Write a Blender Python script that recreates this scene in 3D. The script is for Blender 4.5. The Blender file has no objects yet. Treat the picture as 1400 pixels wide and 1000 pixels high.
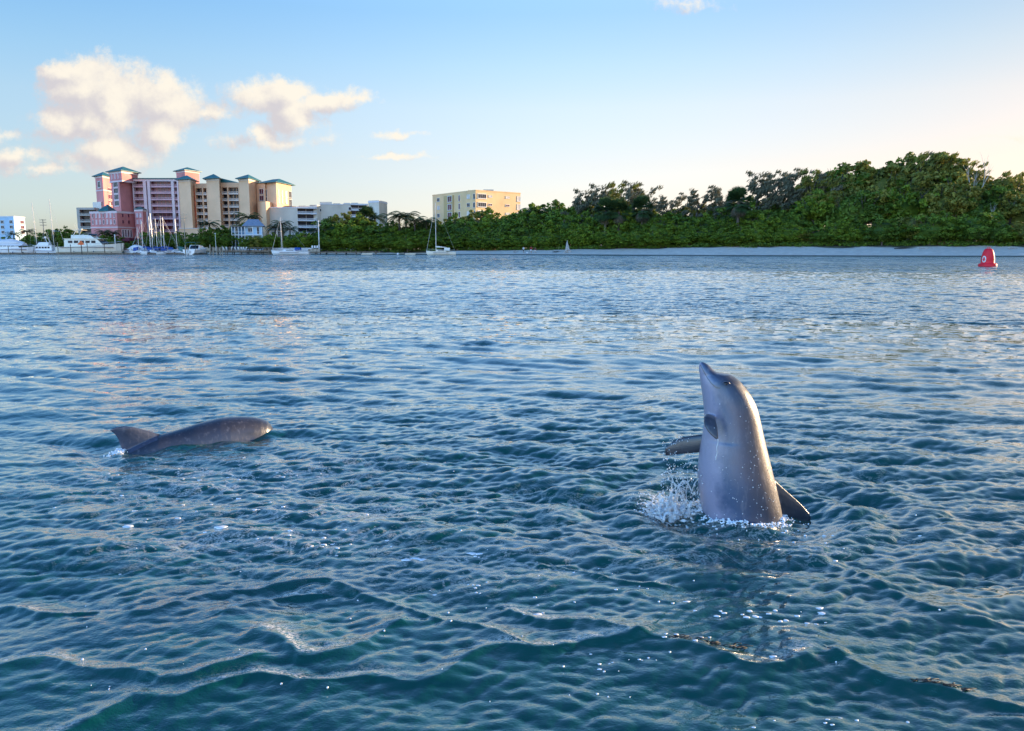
import bpy, bmesh, math, random
import numpy as np
from mathutils import Vector, noise as mnoise
R = math.radians
random.seed(7)
rng = np.random.default_rng(11)
scene = bpy.context.scene
COL = scene.collection

# ------------------------------------------------------------------ camera
H = 1.8                      # eye height above the water (standing in a small boat)
F = 1100.0                   # focal length measured in photo pixels (photo 1400 px wide)
HZ = 341.0                   # horizon row in the photo
PITCH = math.atan((500 - HZ) / F)
CP, SP = math.cos(PITCH), math.sin(PITCH)
cam_d = bpy.data.cameras.new("camera")
cam_d.sensor_width = 36.0
cam_d.lens = 36.0 * F / 1400.0
cam_d.clip_start = 0.05
cam_d.clip_end = 30000
cam = bpy.data.objects.new("camera", cam_d)
cam.location = (0, 0, H)
cam.rotation_euler = (math.pi / 2 - PITCH, 0, 0)
COL.objects.link(cam)
scene.camera = cam

def ray(px, py):
    u = (px - 700) / F; v = (500 - py) / F
    return Vector((u, CP + v * SP, -SP + v * CP))
def at(px, py, Y):
    d = ray(px, py); t = Y / d.y
    return Vector((d.x * t, Y, H + d.z * t))
def ground(px, py, z=0.0):
    d = ray(px, py); t = (z - H) / d.z
    return Vector((d.x * t, d.y * t, z))
def zt(py, Y): return at(700, py, Y).z
def wx(px, Y, py=300): return at(px, py, Y).x

# ------------------------------------------------------------------ sun + sky
SUN_AZ = R(63)               # clockwise from the view direction (+Y) towards +X
SUN_EL = R(7.5)
sun_dir = Vector((math.sin(SUN_AZ) * math.cos(SUN_EL), math.cos(SUN_AZ) * math.cos(SUN_EL), math.sin(SUN_EL)))
sl = bpy.data.lights.new("sun", 'SUN')
sl.energy = 4.0
sl.angle = R(0.6)
sl.color = (1.0, 0.74, 0.47)
so = bpy.data.objects.new("sun", sl)
so.rotation_euler = sun_dir.to_track_quat('Z', 'Y').to_euler()
so.location = (300, 60, 120)
COL.objects.link(so)

world = bpy.data.worlds.new("World")
scene.world = world
world.use_nodes = True
world.cycles.sampling_method = 'MANUAL'
world.cycles.sample_map_resolution = 256
wt = world.node_tree
wt.nodes.clear()
class NT:
    """tiny helper for building node trees"""
    def __init__(self, nt): self.nt = nt
    def n(self, typ, **kw):
        nd = self.nt.nodes.new(typ)
        for k, v in kw.items(): setattr(nd, k, v)
        return nd
    def put(self, sock, v):
        if v is None: return
        if hasattr(v, 'is_linked') or isinstance(v, bpy.types.NodeSocket): self.nt.links.new(v, sock)
        else: sock.default_value = v
    def math(self, op, a, b=None, c=None, clamp=False):
        nd = self.n('ShaderNodeMath', operation=op, use_clamp=clamp)
        for i, v in enumerate((a, b, c)):
            if v is not None: self.put(nd.inputs[i], v)
        return nd.outputs[0]
    def vmath(self, op, a, b=None, out=0):
        nd = self.n('ShaderNodeVectorMath', operation=op)
        self.put(nd.inputs[0], a)
        if b is not None: self.put(nd.inputs[1], b)
        return nd.outputs[out]
    def mix(self, f, a, b, blend='MIX'):
        nd = self.n('ShaderNodeMix', data_type='RGBA', blend_type=blend)
        self.put(nd.inputs[0], f)
        self.put(nd.inputs[6], a if not isinstance(a, tuple) else (*a[:3], 1))
        self.put(nd.inputs[7], b if not isinstance(b, tuple) else (*b[:3], 1))
        return nd.outputs[2]
    def noise(self, vec, scale, detail=3, rough=0.5, dist=0.0, out=0):
        nd = self.n('ShaderNodeTexNoise')
        if vec is not None: self.put(nd.inputs['Vector'], vec)
        nd.inputs['Scale'].default_value = scale; nd.inputs['Detail'].default_value = detail
        nd.inputs['Roughness'].default_value = rough; nd.inputs['Distortion'].default_value = dist
        return nd.outputs[out]
    def ramp(self, f, stops, interp='LINEAR'):
        nd = self.n('ShaderNodeValToRGB'); nd.color_ramp.interpolation = interp
        els = nd.color_ramp.elements
        while len(els) < len(stops): els.new(0.5)
        for e, (p, c) in zip(els, stops):
            e.position = p; e.color = (*c[:3], 1) if isinstance(c, tuple) else (c, c, c, 1)
        self.put(nd.inputs[0], f)
        return nd.outputs[0]
    def smooth(self, v, lo, hi):
        nd = self.n('ShaderNodeMapRange', interpolation_type='SMOOTHSTEP')
        self.put(nd.inputs[0], v); nd.inputs[1].default_value = lo; nd.inputs[2].default_value = hi
        return nd.outputs[0]

W = NT(wt)
sky = W.n('ShaderNodeTexSky', sky_type='NISHITA')
sky.sun_disc = False
sky.sun_elevation = SUN_EL
sky.sun_rotation = SUN_AZ
sky.air_density = 1.0; sky.dust_density = 0.6; sky.ozone_density = 2.4
tc = W.n('ShaderNodeTexCoord')
sep = W.n('ShaderNodeSeparateXYZ'); wt.links.new(tc.outputs['Generated'], sep.inputs[0])
gx, gy, gz = sep.outputs
SKYCOL = sky.outputs[0]
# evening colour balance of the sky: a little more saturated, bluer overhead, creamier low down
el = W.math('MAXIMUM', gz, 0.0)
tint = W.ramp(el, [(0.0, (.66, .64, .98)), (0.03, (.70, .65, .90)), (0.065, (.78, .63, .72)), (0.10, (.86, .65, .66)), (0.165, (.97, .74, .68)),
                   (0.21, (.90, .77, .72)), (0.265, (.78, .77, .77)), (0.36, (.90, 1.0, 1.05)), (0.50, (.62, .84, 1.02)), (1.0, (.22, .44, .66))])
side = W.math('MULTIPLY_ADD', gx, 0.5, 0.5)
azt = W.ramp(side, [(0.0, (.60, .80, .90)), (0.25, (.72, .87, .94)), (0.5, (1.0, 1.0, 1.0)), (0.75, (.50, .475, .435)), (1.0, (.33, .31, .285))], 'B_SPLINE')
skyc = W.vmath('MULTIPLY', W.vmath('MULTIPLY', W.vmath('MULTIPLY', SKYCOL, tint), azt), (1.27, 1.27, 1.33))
# the half of the sky behind the viewer is brightened as added fill light
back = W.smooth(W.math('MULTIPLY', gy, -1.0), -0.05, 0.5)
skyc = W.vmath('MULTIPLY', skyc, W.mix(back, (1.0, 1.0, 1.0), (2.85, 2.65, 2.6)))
# clouds: soft heaps far out over the sea, placed by compass direction
ysafe = W.math('MAXIMUM', gy, 0.02)
cu = W.math('DIVIDE', gx, ysafe); cv = W.math('DIVIDE', gz, ysafe)
cvec = W.n('ShaderNodeCombineXYZ'); wt.links.new(cu, cvec.inputs[0]); wt.links.new(cv, cvec.inputs[1])
def cloud_field(vec):
    wn = W.n('ShaderNodeTexNoise'); W.put(wn.inputs['Vector'], vec)
    wn.inputs['Scale'].default_value = 18; wn.inputs['Detail'].default_value = 9; wn.inputs['Roughness'].default_value = 0.62
    off = W.vmath('MULTIPLY', W.vmath('SUBTRACT', wn.outputs['Color'], (0.5, 0.5, 0.5)), (0.060, 0.040, 0))
    p = W.vmath('ADD', vec, off)
    f = None
    for (px, py, rx, ry, w) in CLOUDS:
        d = ray(px, py); c = (d.x / d.y, d.z / d.y, 0)
        q = W.vmath('DIVIDE', W.vmath('SUBTRACT', p, c), (1.48 * rx / F, 1.48 * ry / F, 1.0))
        ln = W.vmath('LENGTH', q, out=1)
        b = W.math('MULTIPLY', W.math('SUBTRACT', 1.0, ln), w)
        f = b if f is None else W.math('SMOOTH_MAX', f, b, 0.25)
    return f
CLOUDS = [(88, 100, 26, 14, 1.0), (112, 122, 44, 34, 1.0), (152, 140, 46, 46, 1.0), (84, 168, 36, 22, .9), (126, 170, 44, 22, 1.0), (205, 128, 48, 28, .9),
          (232, 150, 52, 26, .9), (214, 176, 34, 26, .9), (285, 155, 36, 10, .7), (152, 213, 50, 24, 1.0),
          (352, 130, 40, 19, .9), (395, 126, 44, 17, .9), (402, 150, 32, 28, .95), (452, 138, 44, 13, .9), (352, 181, 16, 14, .8), (484, 140, 26, 7, .6),
          (545, 181, 34, 5, .55), (540, 212, 40, 4, .55), (10, 216, 50, 13, .7), (-20, 188, 40, 8, .5), (370, 193, 70, 9, .45), (60, 232, 80, 6, .45), (945, 6, 40, 9, .4), (1390, 190, 60, 3, .3)]
f0 = cloud_field(cvec.outputs[0])
sh = W.vmath('ADD', cvec.outputs[0], (0.016, 0.012, 0))
f1 = cloud_field(sh)
fine = W.noise(cvec.outputs[0], 30, 10, 0.70)
alpha = W.smooth(W.math('ADD', f0, W.math('MULTIPLY', W.math('SUBTRACT', fine, 0.5), 1.5)), -0.03, 0.52)
alpha = W.math('MULTIPLY', alpha, 0.93)
alpha = W.math('MULTIPLY', alpha, W.math('GREATER_THAN', gy, 0.03))
lit = W.math('ADD', W.math('SUBTRACT', f0, f1), W.math('MULTIPLY', W.math('SUBTRACT', W.noise(cvec.outputs[0], 26, 8, 0.66), 0.5), 1.5))
litf = W.smooth(lit, -0.42, 0.48)
ccol = W.mix(litf, (1.70, 1.58, 1.63), (2.55, 2.32, 1.96))
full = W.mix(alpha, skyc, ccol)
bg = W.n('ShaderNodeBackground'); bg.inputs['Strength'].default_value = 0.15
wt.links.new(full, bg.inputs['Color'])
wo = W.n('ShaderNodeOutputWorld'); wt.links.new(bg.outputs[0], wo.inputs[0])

scene.view_settings.view_transform = 'Standard'
scene.view_settings.look = 'None'
scene.view_settings.gamma = 1.0
scene.view_settings.exposure = 1.45
scene.cycles.max_bounces = 8
scene.cycles.transparent_max_bounces = 16
scene.cycles.use_adaptive_sampling = True
# ------------------------------------------------------------------ materials
def mat(name, color, rough=0.6, spec=0.4, metal=0.0, var=0.12, scale=4.0, bump=0.0, bscale=20.0, coat=0.0, color2=None, coords='Object', stretch=(1, 1, 1)):
    m = bpy.data.materials.new(name); m.use_nodes = True
    nt = m.node_tree; nt.nodes.clear(); N = NT(nt)
    tcn = N.n('ShaderNodeTexCoord'); v = N.vmath('MULTIPLY', tcn.outputs[coords], stretch)
    nz = N.noise(v, scale, 4, 0.6)
    c2 = color2 if color2 else tuple(max(0, c * (1 - 2.2 * var)) for c in color)
    c1 = tuple(min(1, c * (1 + var)) for c in color)
    colr = N.ramp(nz, [(0.3, c2), (0.68, c1)])
    p = N.n('ShaderNodeBsdfPrincipled')
    nt.links.new(colr, p.inputs['Base Color'])
    p.inputs['Roughness'].default_value = rough; p.inputs['Metallic'].default_value = metal
    p.inputs['Specular IOR Level'].default_value = spec
    p.inputs['Coat Weight'].default_value = coat; p.inputs['Coat Roughness'].default_value = 0.1
    if bump:
        b = N.n('ShaderNodeBump'); b.inputs['Strength'].default_value = 0.7; b.inputs['Distance'].default_value = bump
        nt.links.new(N.noise(v, bscale, 4, 0.6), b.inputs['Height']); nt.links.new(b.outputs[0], p.inputs['Normal'])
    o = N.n('ShaderNodeOutputMaterial'); nt.links.new(p.outputs[0], o.inputs[0])
    return m

def leafmat(name, dark, light, trans=0.25):
    m = bpy.data.materials.new(name); m.use_nodes = True
    nt = m.node_tree; nt.nodes.clear(); N = NT(nt)
    at_ = N.n('ShaderNodeAttribute', attribute_name='tone')
    oi = N.n('ShaderNodeObjectInfo')
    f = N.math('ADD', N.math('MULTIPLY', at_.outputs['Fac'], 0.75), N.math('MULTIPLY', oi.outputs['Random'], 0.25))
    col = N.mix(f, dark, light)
    p = N.n('ShaderNodeBsdfPrincipled'); nt.links.new(col, p.inputs['Base Color'])
    p.inputs['Roughness'].default_value = 0.55; p.inputs['Specular IOR Level'].default_value = 0.25
    t = N.n('ShaderNodeBsdfTranslucent'); nt.links.new(N.mix(0.5, col, light), t.inputs[0])
    mx = N.n('ShaderNodeMixShader'); mx.inputs[0].default_value = trans
    nt.links.new(p.outputs[0], mx.inputs[1]); nt.links.new(t.outputs[0], mx.inputs[2])
    o = N.n('ShaderNodeOutputMaterial'); nt.links.new(mx.outputs[0], o.inputs[0])
    return m

M = {}
M['pink'] = mat('pink_stucco', (.68, .27, .26), .8, .2, var=.10, scale=.15)
M['pink_pale'] = mat('pale_pink_trim', (.74, .58, .58), .7, .2, var=.06, scale=.3)
M['peach'] = mat('peach_stucco', (.82, .52, .32), .8, .2, var=.07, scale=.12)
M['peach_pale'] = mat('pale_peach_trim', (.76, .66, .58), .7, .2, var=.06, scale=.3)
M['teal_roof'] = mat('teal_metal_roof', (.02, .13, .13), .45, .4, var=.15, scale=.5)
M['glass'] = mat('dark_window_glass', (.020, .024, .04), .25, .25, var=.3, scale=.3)
M['pink_rail'] = mat('rose_balcony_rail', (.66, .40, .42), .7, .2, var=.06, scale=.3)
M['glass_plum'] = mat('shaded_recess_glass', (.15, .025, .05), .3, .5, var=.3, scale=.3)
M['grey_stucco'] = mat('grey_stucco', (.66, .60, .50), .85, .2, var=.08, scale=.15)
M['grey_pale'] = mat('pale_grey_trim', (.70, .70, .72), .7, .2, var=.05, scale=.3)
M['yellow'] = mat('yellow_stucco', (.82, .57, .31), .85, .2, var=.06, scale=.12)
M['yellow_dark'] = mat('ochre_stucco', (.58, .42, .20), .85, .2, var=.06, scale=.12)
M['tan'] = mat('tan_stucco', (.46, .43, .38), .85, .2, var=.08, scale=.2)
M['blue_stucco'] = mat('pale_blue_stucco', (.46, .64, .80), .8, .2, var=.06, scale=.2)
M['house_blue'] = mat('house_blue_paint', (.20, .36, .58), .6, .3, var=.08, scale=.5)
M['house_roof'] = mat('blue_grey_shingle', (.24, .28, .36), .75, .2, var=.12, scale=1.5)
M['white'] = mat('white_gelcoat', (.78, .78, .78), .25, .5, var=.04, scale=.8, coat=.3)
M['cream'] = mat('cream_gelcoat', (.78, .72, .60), .25, .5, var=.04, scale=.8, coat=.3)
M['whitepaint'] = mat('white_paint', (.74, .74, .72), .6, .3, var=.08, scale=1.5)
M['navy'] = mat('navy_canvas', (.02, .04, .14), .8, .2, var=.2, scale=1.0)
M['blue_canvas'] = mat('blue_canvas', (.03, .10, .38), .8, .2, var=.2, scale=1.0)
M['alu'] = mat('painted_aluminium', (.62, .60, .58), .4, .5, metal=.3, var=.05, scale=.5)
M['wood'] = mat('weathered_dock_wood', (.24, .20, .16), .85, .2, var=.25, scale=2.0, bump=.01, stretch=(1, 1, .2))
M['wood_pale'] = mat('pale_piling_wood', (.42, .36, .28), .85, .2, var=.25, scale=2.0, bump=.01, stretch=(1, 1, .2))
M['wood_dark'] = mat('wet_black_wood', (.035, .03, .028), .6, .4, var=.25, scale=2.0)
M['bark'] = mat('grey_bark', (.13, .11, .09), .9, .1, var=.25, scale=3.0, bump=.02)
M['deadwood'] = mat('bleached_deadwood', (.46, .43, .40), .85, .1, var=.2, scale=2.0, bump=.02)
M['red'] = mat('red_buoy_paint', (.80, .012, .03), .55, .4, var=.06, scale=3.0)
M['orange'] = mat('orange_board', (.80, .17, .05), .6, .3, var=.05, scale=2.0)
M['skin'] = mat('skin', (.42, .25, .17), .6, .3, var=.05)
M['shirt_white'] = mat('white_cloth', (.72, .72, .74), .9, .1, var=.05)
M['shirt_red'] = mat('dark_red_cloth', (.35, .02, .04), .9, .1, var=.1)
M['cloth_dark'] = mat('dark_cloth', (.03, .03, .05), .9, .1, var=.1)
M['hair'] = mat('dark_hair', (.03, .02, .015), .8, .2)
M['maroon'] = mat('maroon_canvas', (.14, .03, .05), .8, .2, var=.15)
M['leaf_deep'] = leafmat('deep_green_leaves', (.044, .084, .012), (.175, .270, .030))
M['leaf_mid'] = leafmat('mid_green_leaves', (.060, .108, .010), (.240, .330, .028))
M['leaf_olive'] = leafmat('olive_leaves', (.085, .110, .020), (.320, .290, .050))
M['leaf_grey'] = leafmat('grey_green_leaves', (.060, .075, .045), (.200, .185, .110))
M['leaf_palm'] = leafmat('palm_leaves', (.018, .050, .020), (.085, .140, .040))
M['leaf_dry'] = leafmat('dry_palm_leaves', (.08, .07, .045), (.22, .19, .13))

# ------------------------------------------------------------------ object helpers
def tag(o, label=None, cat=None, group=None, kind=None):
    if label: o['label'] = label
    if cat: o['category'] = cat
    if group: o['group'] = group
    if kind: o['kind'] = kind
    return o
def empty(name, loc, label=None, cat=None, group=None, rz=0.0):
    o = bpy.data.objects.new(name, None); COL.objects.link(o)
    o.location = loc; o.rotation_euler = (0, 0, rz); o.empty_display_size = 0.5
    return tag(o, label, cat, group)
def child_list(o): return [c for c in bpy.data.objects if c.parent == o]
def copy_tree(o, kids, parent=None):
    """kids: dict object -> list of children"""
    c = o.copy(); COL.objects.link(c); c.parent = parent
    for ch in kids.get(o, []): copy_tree(ch, kids, c)
    return c
KIDS = {}
class MB:
    def __init__(self): self.v = []; self.f = []
    def add(self, vs, fs):
        b = len(self.v); self.v += [tuple(x) for x in vs]; self.f += [tuple(i + b for i in f) for f in fs]; return self
    def box(self, c, s, rz=0.0):
        cx, cy, cz = c; hx, hy, hz = s[0] / 2, s[1] / 2, s[2] / 2; ca, sa = math.cos(rz), math.sin(rz)
        vs = []
        for z in (-hz, hz):
            for x, y in ((-hx, -hy), (hx, -hy), (hx, hy), (-hx, hy)):
                vs.append((cx + x * ca - y * sa, cy + x * sa + y * ca, cz + z))
        return self.add(vs, [(0, 3, 2, 1), (4, 5, 6, 7), (0, 1, 5, 4), (1, 2, 6, 5), (2, 3, 7, 6), (3, 0, 4, 7)])
    def prism(self, pts, z0, z1):
        n = len(pts)
        area = sum(pts[i][0] * pts[(i + 1) % n][1] - pts[(i + 1) % n][0] * pts[i][1] for i in range(n))
        if area < 0: pts = pts[::-1]
        vs = [(p[0], p[1], z0) for p in pts] + [(p[0], p[1], z1) for p in pts]
        return self.add(vs, [tuple(range(n))[::-1], tuple(range(n, 2 * n))] + [(i, (i + 1) % n, n + (i + 1) % n, n + i) for i in range(n)])
    def hip(self, pts, z0, z1, over=0.6, ridge=0.0, thick=0.25):
        """hipped roof over a 4-point footprint; ridge = fraction of the long axis kept as ridge"""
        c = Vector((sum(p[0] for p in pts) / 4, sum(p[1] for p in pts) / 4))
        q = []
        for p in pts:
            d = Vector((p[0], p[1])) - c; q.append(Vector((p[0], p[1])) + d.normalized() * over * 1.4)
        m1 = (q[0] + q[3]) / 2; m2 = (q[1] + q[2]) / 2
        r1 = c + (m1 - c) * ridge; r2 = c + (m2 - c) * ridge
        vs = [(p.x, p.y, z0) for p in q] + [(p.x, p.y, z0 + thick) for p in q] + [(r1.x, r1.y, z1), (r2.x, r2.y, z1)]
        return self.add(vs, [(3, 2, 1, 0), (0, 1, 5, 4), (1, 2, 6, 5), (2, 3, 7, 6), (3, 0, 4, 7), (4, 5, 9, 8), (5, 6, 9), (6, 7, 8, 9), (7, 4, 8)])
    def ring_loft(self, rings, cap=True, closed=True):
        n = len(rings[0]); vs = [p for r in rings for p in r]; fs = []
        for i in range(len(rings) - 1):
            for j in range(n if closed else n - 1):
                a = i * n + j; b = i * n + (j + 1) % n
                fs.append((a, b, b + n, a + n))
        if cap:
            fs.append(tuple(range(n))[::-1]); fs.append(tuple((len(rings) - 1) * n + j for j in range(n)))
        return self.add(vs, fs)
    def tube(self, p0, p1, r0, r1=None, n=6):
        r1 = r0 if r1 is None else r1
        return self.path([p0, p1], [r0, r1], n)
    def path(self, pts, rads, n=6):
        pts = [Vector(p) for p in pts]; rings = []
        for i, p in enumerate(pts):
            d = (pts[min(i + 1, len(pts) - 1)] - pts[max(i - 1, 0)])
            if d.length < 1e-9: d = Vector((0, 0, 1))
            d.normalize()
            a = d.cross(Vector((0, 0, 1)) if abs(d.z) < .9 else Vector((1, 0, 0))).normalized(); b = d.cross(a)
            rings.append([p + (a * math.cos(t) + b * math.sin(t)) * rads[i] for t in [2 * math.pi * k / n for k in range(n)]])
        return self.ring_loft(rings)
    def lathe(self, prof, c=(0, 0, 0), n=24):
        rings = [[(c[0] + r * math.cos(2 * math.pi * k / n), c[1] + r * math.sin(2 * math.pi * k / n), c[2] + z) for k in range(n)] for r, z in prof]
        return self.ring_loft(rings)
    def blob(self, c, r, n=8, m=6, jit=0.0):
        rings = []
        for i in range(1, m):
            ph = math.pi * i / m
            rings.append([(c[0] + r[0] * math.sin(ph) * math.cos(2 * math.pi * k / n) * (1 + random.uniform(-jit, jit)), c[1] + r[1] * math.sin(ph) * math.sin(2 * math.pi * k / n) * (1 + random.uniform(-jit, jit)), c[2] - r[2] * math.cos(ph)) for k in range(n)])
        return self.ring_loft(rings)
    def build(self, name, m, parent=None, smooth=False, absolute=True):
        me = bpy.data.meshes.new(name)
        off = parent_world(parent) if (parent is not None and absolute) else Vector((0, 0, 0))
        me.from_pydata([(x - off.x, y - off.y, z - off.z) for x, y, z in self.v], [], self.f)
        me.materials.append(m if not isinstance(m, str) else M[m])
        if smooth:
            me.polygons.foreach_set('use_smooth', [True] * len(me.polygons))
        me.update()
        o = bpy.data.objects.new(name, me); COL.objects.link(o)
        if parent is not None:
            o.parent = parent; KIDS.setdefault(parent, []).append(o)
        return o
def parent_world(p):
    v = Vector(p.location); q = p.parent
    while q is not None: v = v + Vector(q.location); q = q.parent
    return v
def np_mesh(name, verts, faces, m, smooth=True):
    me = bpy.data.meshes.new(name)
    verts = np.asarray(verts, np.float32); faces = np.asarray(faces, np.int32); k = faces.shape[1]
    me.vertices.add(len(verts)); me.vertices.foreach_set('co', verts.ravel())
    me.loops.add(faces.size); me.loops.foreach_set('vertex_index', faces.ravel())
    me.polygons.add(len(faces)); me.polygons.foreach_set('loop_start', np.arange(len(faces), dtype=np.int32) * k)
    try: me.polygons.foreach_set('loop_total', np.full(len(faces), k, np.int32))
    except Exception: pass
    me.polygons.foreach_set('use_smooth', np.full(len(faces), smooth))
    me.update(calc_edges=True)
    if m is not None: me.materials.append(m)
    return me
def attr(me, name, vals):
    a = me.attributes.new(name, 'FLOAT', 'POINT'); a.data.foreach_set('value', np.asarray(vals, np.float32))

# ------------------------------------------------------------------ terrain
def shore_y(x):              # distance of the waterline from the camera plane, by x
    # marina and mangrove shore at the left, the sand spit curving nearer at the right
    return np.interp(x, [-900, -60, -20, -10, 8, 30, 60, 110, 150, 200, 320, 700], [292, 292, 283, 276, 262, 246, 225, 207, 198, 190, 172, 150])
def land_z(x, y):
    d = y - shore_y(x)
    bank = np.interp(x, [-900, -22, -8, 20, 60, 400], [1.2, 1.2, 1.3, 1.7, 2.35, 2.35])
    run = np.interp(x, [-900, -22, -8, 20, 400], [3.0, 4.0, 12, 15, 15])
    z = np.where(d < 0, d * 0.12, bank * np.clip(d / run, 0, 1) ** 0.85)
    hill = np.interp(x, [-40, 20, 60, 110, 180, 400], [0, 0.5, 2.5, 6, 6, 4]) * np.clip((d - 14) / 45, 0, 1)
    return np.maximum(z + hill, -1.5)
gxs = np.concatenate([np.linspace(-900, -130, 40), np.linspace(-120, 200, 330), np.linspace(210, 1200, 60)])
gds = np.concatenate([np.linspace(-14, 30, 56), np.linspace(33, 120, 40), np.geomspace(130, 6000, 24)])
GX, GD = np.meshgrid(gxs, gds)
wob = 1.2 * np.sin(GX * .11) + .7 * np.sin(GX * .31 + 1) + .35 * np.sin(GX * .9 + 2)
GY = shore_y(GX) + GD + wob * (GX > -15)
GZ = land_z(GX, GY) + np.where(GD > 0, .05, 0) * np.sin(GX * 1.3 + GY) * .6
nx = len(gxs)
idx = np.arange(GX.size).reshape(GX.shape)
fc = np.stack([idx[:-1, :-1], idx[:-1, 1:], idx[1:, 1:], idx[1:, :-1]], -1).reshape(-1, 4)
gm = bpy.data.materials.new('ground_sand_and_soil'); gm.use_nodes = True
nt = gm.node_tree; nt.nodes.clear(); N = NT(nt)
tcn = N.n('ShaderNodeTexCoord'); sepn = N.n('ShaderNodeSeparateXYZ'); nt.links.new(tcn.outputs['Object'], sepn.inputs[0])
nz = N.noise(tcn.outputs['Object'], .6, 5, .65)
sand = N.ramp(nz, [(.3, (.52, .46, .39)), (.7, (.68, .61, .53))])
wet = N.mix(N.smooth(sepn.outputs[2], .10, .28), (.055, .055, .045), sand)
inl = N.n('ShaderNodeAttribute', attribute_name='inland')
soil = N.ramp(nz, [(.3, (.035, .04, .018)), (.7, (.10, .09, .05))])
gc = N.mix(inl.outputs['Fac'], wet, soil)
pb = N.n('ShaderNodeBsdfPrincipled'); nt.links.new(gc, pb.inputs['Base Color']); pb.inputs['Roughness'].default_value = .9
bmp = N.n('ShaderNodeBump'); bmp.inputs['Distance'].default_value = .25; nt.links.new(N.noise(tcn.outputs['Object'], 1.4, 5, .6), bmp.inputs['Height']); nt.links.new(bmp.outputs[0], pb.inputs['Normal'])
om = N.n('ShaderNodeOutputMaterial'); nt.links.new(pb.outputs[0], om.inputs[0])
me = np_mesh('ground', np.stack([GX, GY, GZ], -1).reshape(-1, 3), fc, gm)
inland = np.clip((GD - 14.5 - 1.5 * np.sin(GX * .4)) / 1.5, 0, 1)
inland = np.where(GX < -22, np.clip((GD - 1) / 1, 0, 1), inland)
attr(me, 'inland', inland.ravel())
go = bpy.data.objects.new('ground', me); COL.objects.link(go)
tag(go, 'far shore of sand and dark soil beyond the water', 'ground', kind='structure')

# ------------------------------------------------------------------ water
def fft_patch(n, L, seed, lam0, bw, rms, wind=0.0, spread=2.0, chop=0.8):
    r = np.random.default_rng(seed)
    k1 = np.fft.fftfreq(n, L / n) * 2 * np.pi
    kx, ky = np.meshgrid(k1, k1); k = np.hypot(kx, ky); k[0, 0] = 1
    lam = 2 * np.pi / k
    P = np.exp(-(np.log(lam / lam0) / bw) ** 2)
    th = np.arctan2(ky, kx) - wind
    P = P * (0.06 + np.abs(np.cos(th)) ** spread)
    P[0, 0] = 0
    A = P * (r.normal(size=k.shape) + 1j * r.normal(size=k.shape))
    A = A / k
    h = np.fft.ifft2(A); s = rms / h.real.std()
    dx = np.fft.ifft2(-1j * kx / k * A).real * s * chop; dy = np.fft.ifft2(-1j * ky / k * A).real * s * chop
    return (L, n, np.stack([dx, dy, h.real * s], -1).astype(np.float32))
def sample(p, x, y, rot):
    L, n, a = p; c, s = math.cos(rot), math.sin(rot)
    u = ((x * c + y * s) / L) * n; v = ((-x * s + y * c) / L) * n
    iu = np.floor(u).astype(int); iv = np.floor(v).astype(int); fu = (u - iu)[..., None]; fv = (v - iv)[..., None]
    i0 = iu % n; i1 = (iu + 1) % n; j0 = iv % n; j1 = (iv + 1) % n
    r = (a[j0, i0] * (1 - fu) * (1 - fv) + a[j0, i1] * fu * (1 - fv) + a[j1, i0] * (1 - fu) * fv + a[j1, i1] * fu * fv)
    return np.stack([r[..., 0] * c - r[..., 1] * s, r[..., 0] * s + r[..., 1] * c, r[..., 2]], -1)
P_BIG = fft_patch(512, 31.0, 1, 2.0, .45, .011, 1.35, 3, .7)
P_MID = fft_patch(1024, 19.0, 2, 0.66, .75, .0108, 1.52, 4, 1.2)
P_CHOP = fft_patch(1024, 11.3, 3, 0.20, .60, .0050, 1.6, 4, 1.2)
P_RIP = fft_patch(1024, 5.3, 4, 0.10, .50, .0030, 1.5, 1, 1.0)

STREAKS = [[(0, 920), (50, 919), (115, 925), (165, 935), (215, 945), (265, 932), (300, 918), (345, 908)],
           [(60, 1005), (115, 995), (175, 972), (240, 965), (300, 947), (350, 935), (415, 932), (475, 930), (550, 927), (615, 920), (690, 900), (780, 893), (830, 880), (885, 858)],
           [(0, 832), (65, 837), (140, 840), (215, 837), (280, 825), (320, 817), (380, 800), (450, 792), (480, 797), (550, 838), (615, 855), (700, 888)],
           [(310, 845), (375, 825), (440, 815)], [(350, 870), (415, 897), (450, 892), (500, 890), (545, 865)],
           [(740, 775), (800, 792), (850, 800), (910, 808)], [(700, 832), (760, 850), (860, 862), (940, 885), (1010, 905), (1100, 900)],
           [(1120, 770), (1150, 782), (1180, 795), (1260, 830), (1340, 850)], [(1150, 900), (1230, 925), (1330, 950), (1400, 960)]]
DOL1 = (at(1012, 700, 5.4).x, 5.4)
def dist_poly(x, y, pts):
    best = np.full(x.shape, 1e9); side = np.zeros(x.shape)
    for a, b in zip(pts[:-1], pts[1:]):
        ax, ay = a; bx, by = b; dx, dy = bx - ax, by - ay; L2 = dx * dx + dy * dy
        t = np.clip(((x - ax) * dx + (y - ay) * dy) / L2, 0, 1)
        qx = x - ax - t * dx; qy = y - ay - t * dy; d = np.hypot(qx, qy)
        m = d < best; best = np.where(m, d, best); side = np.where(m, np.sign(-dy * qx + dx * qy), side)
    return best, side
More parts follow.
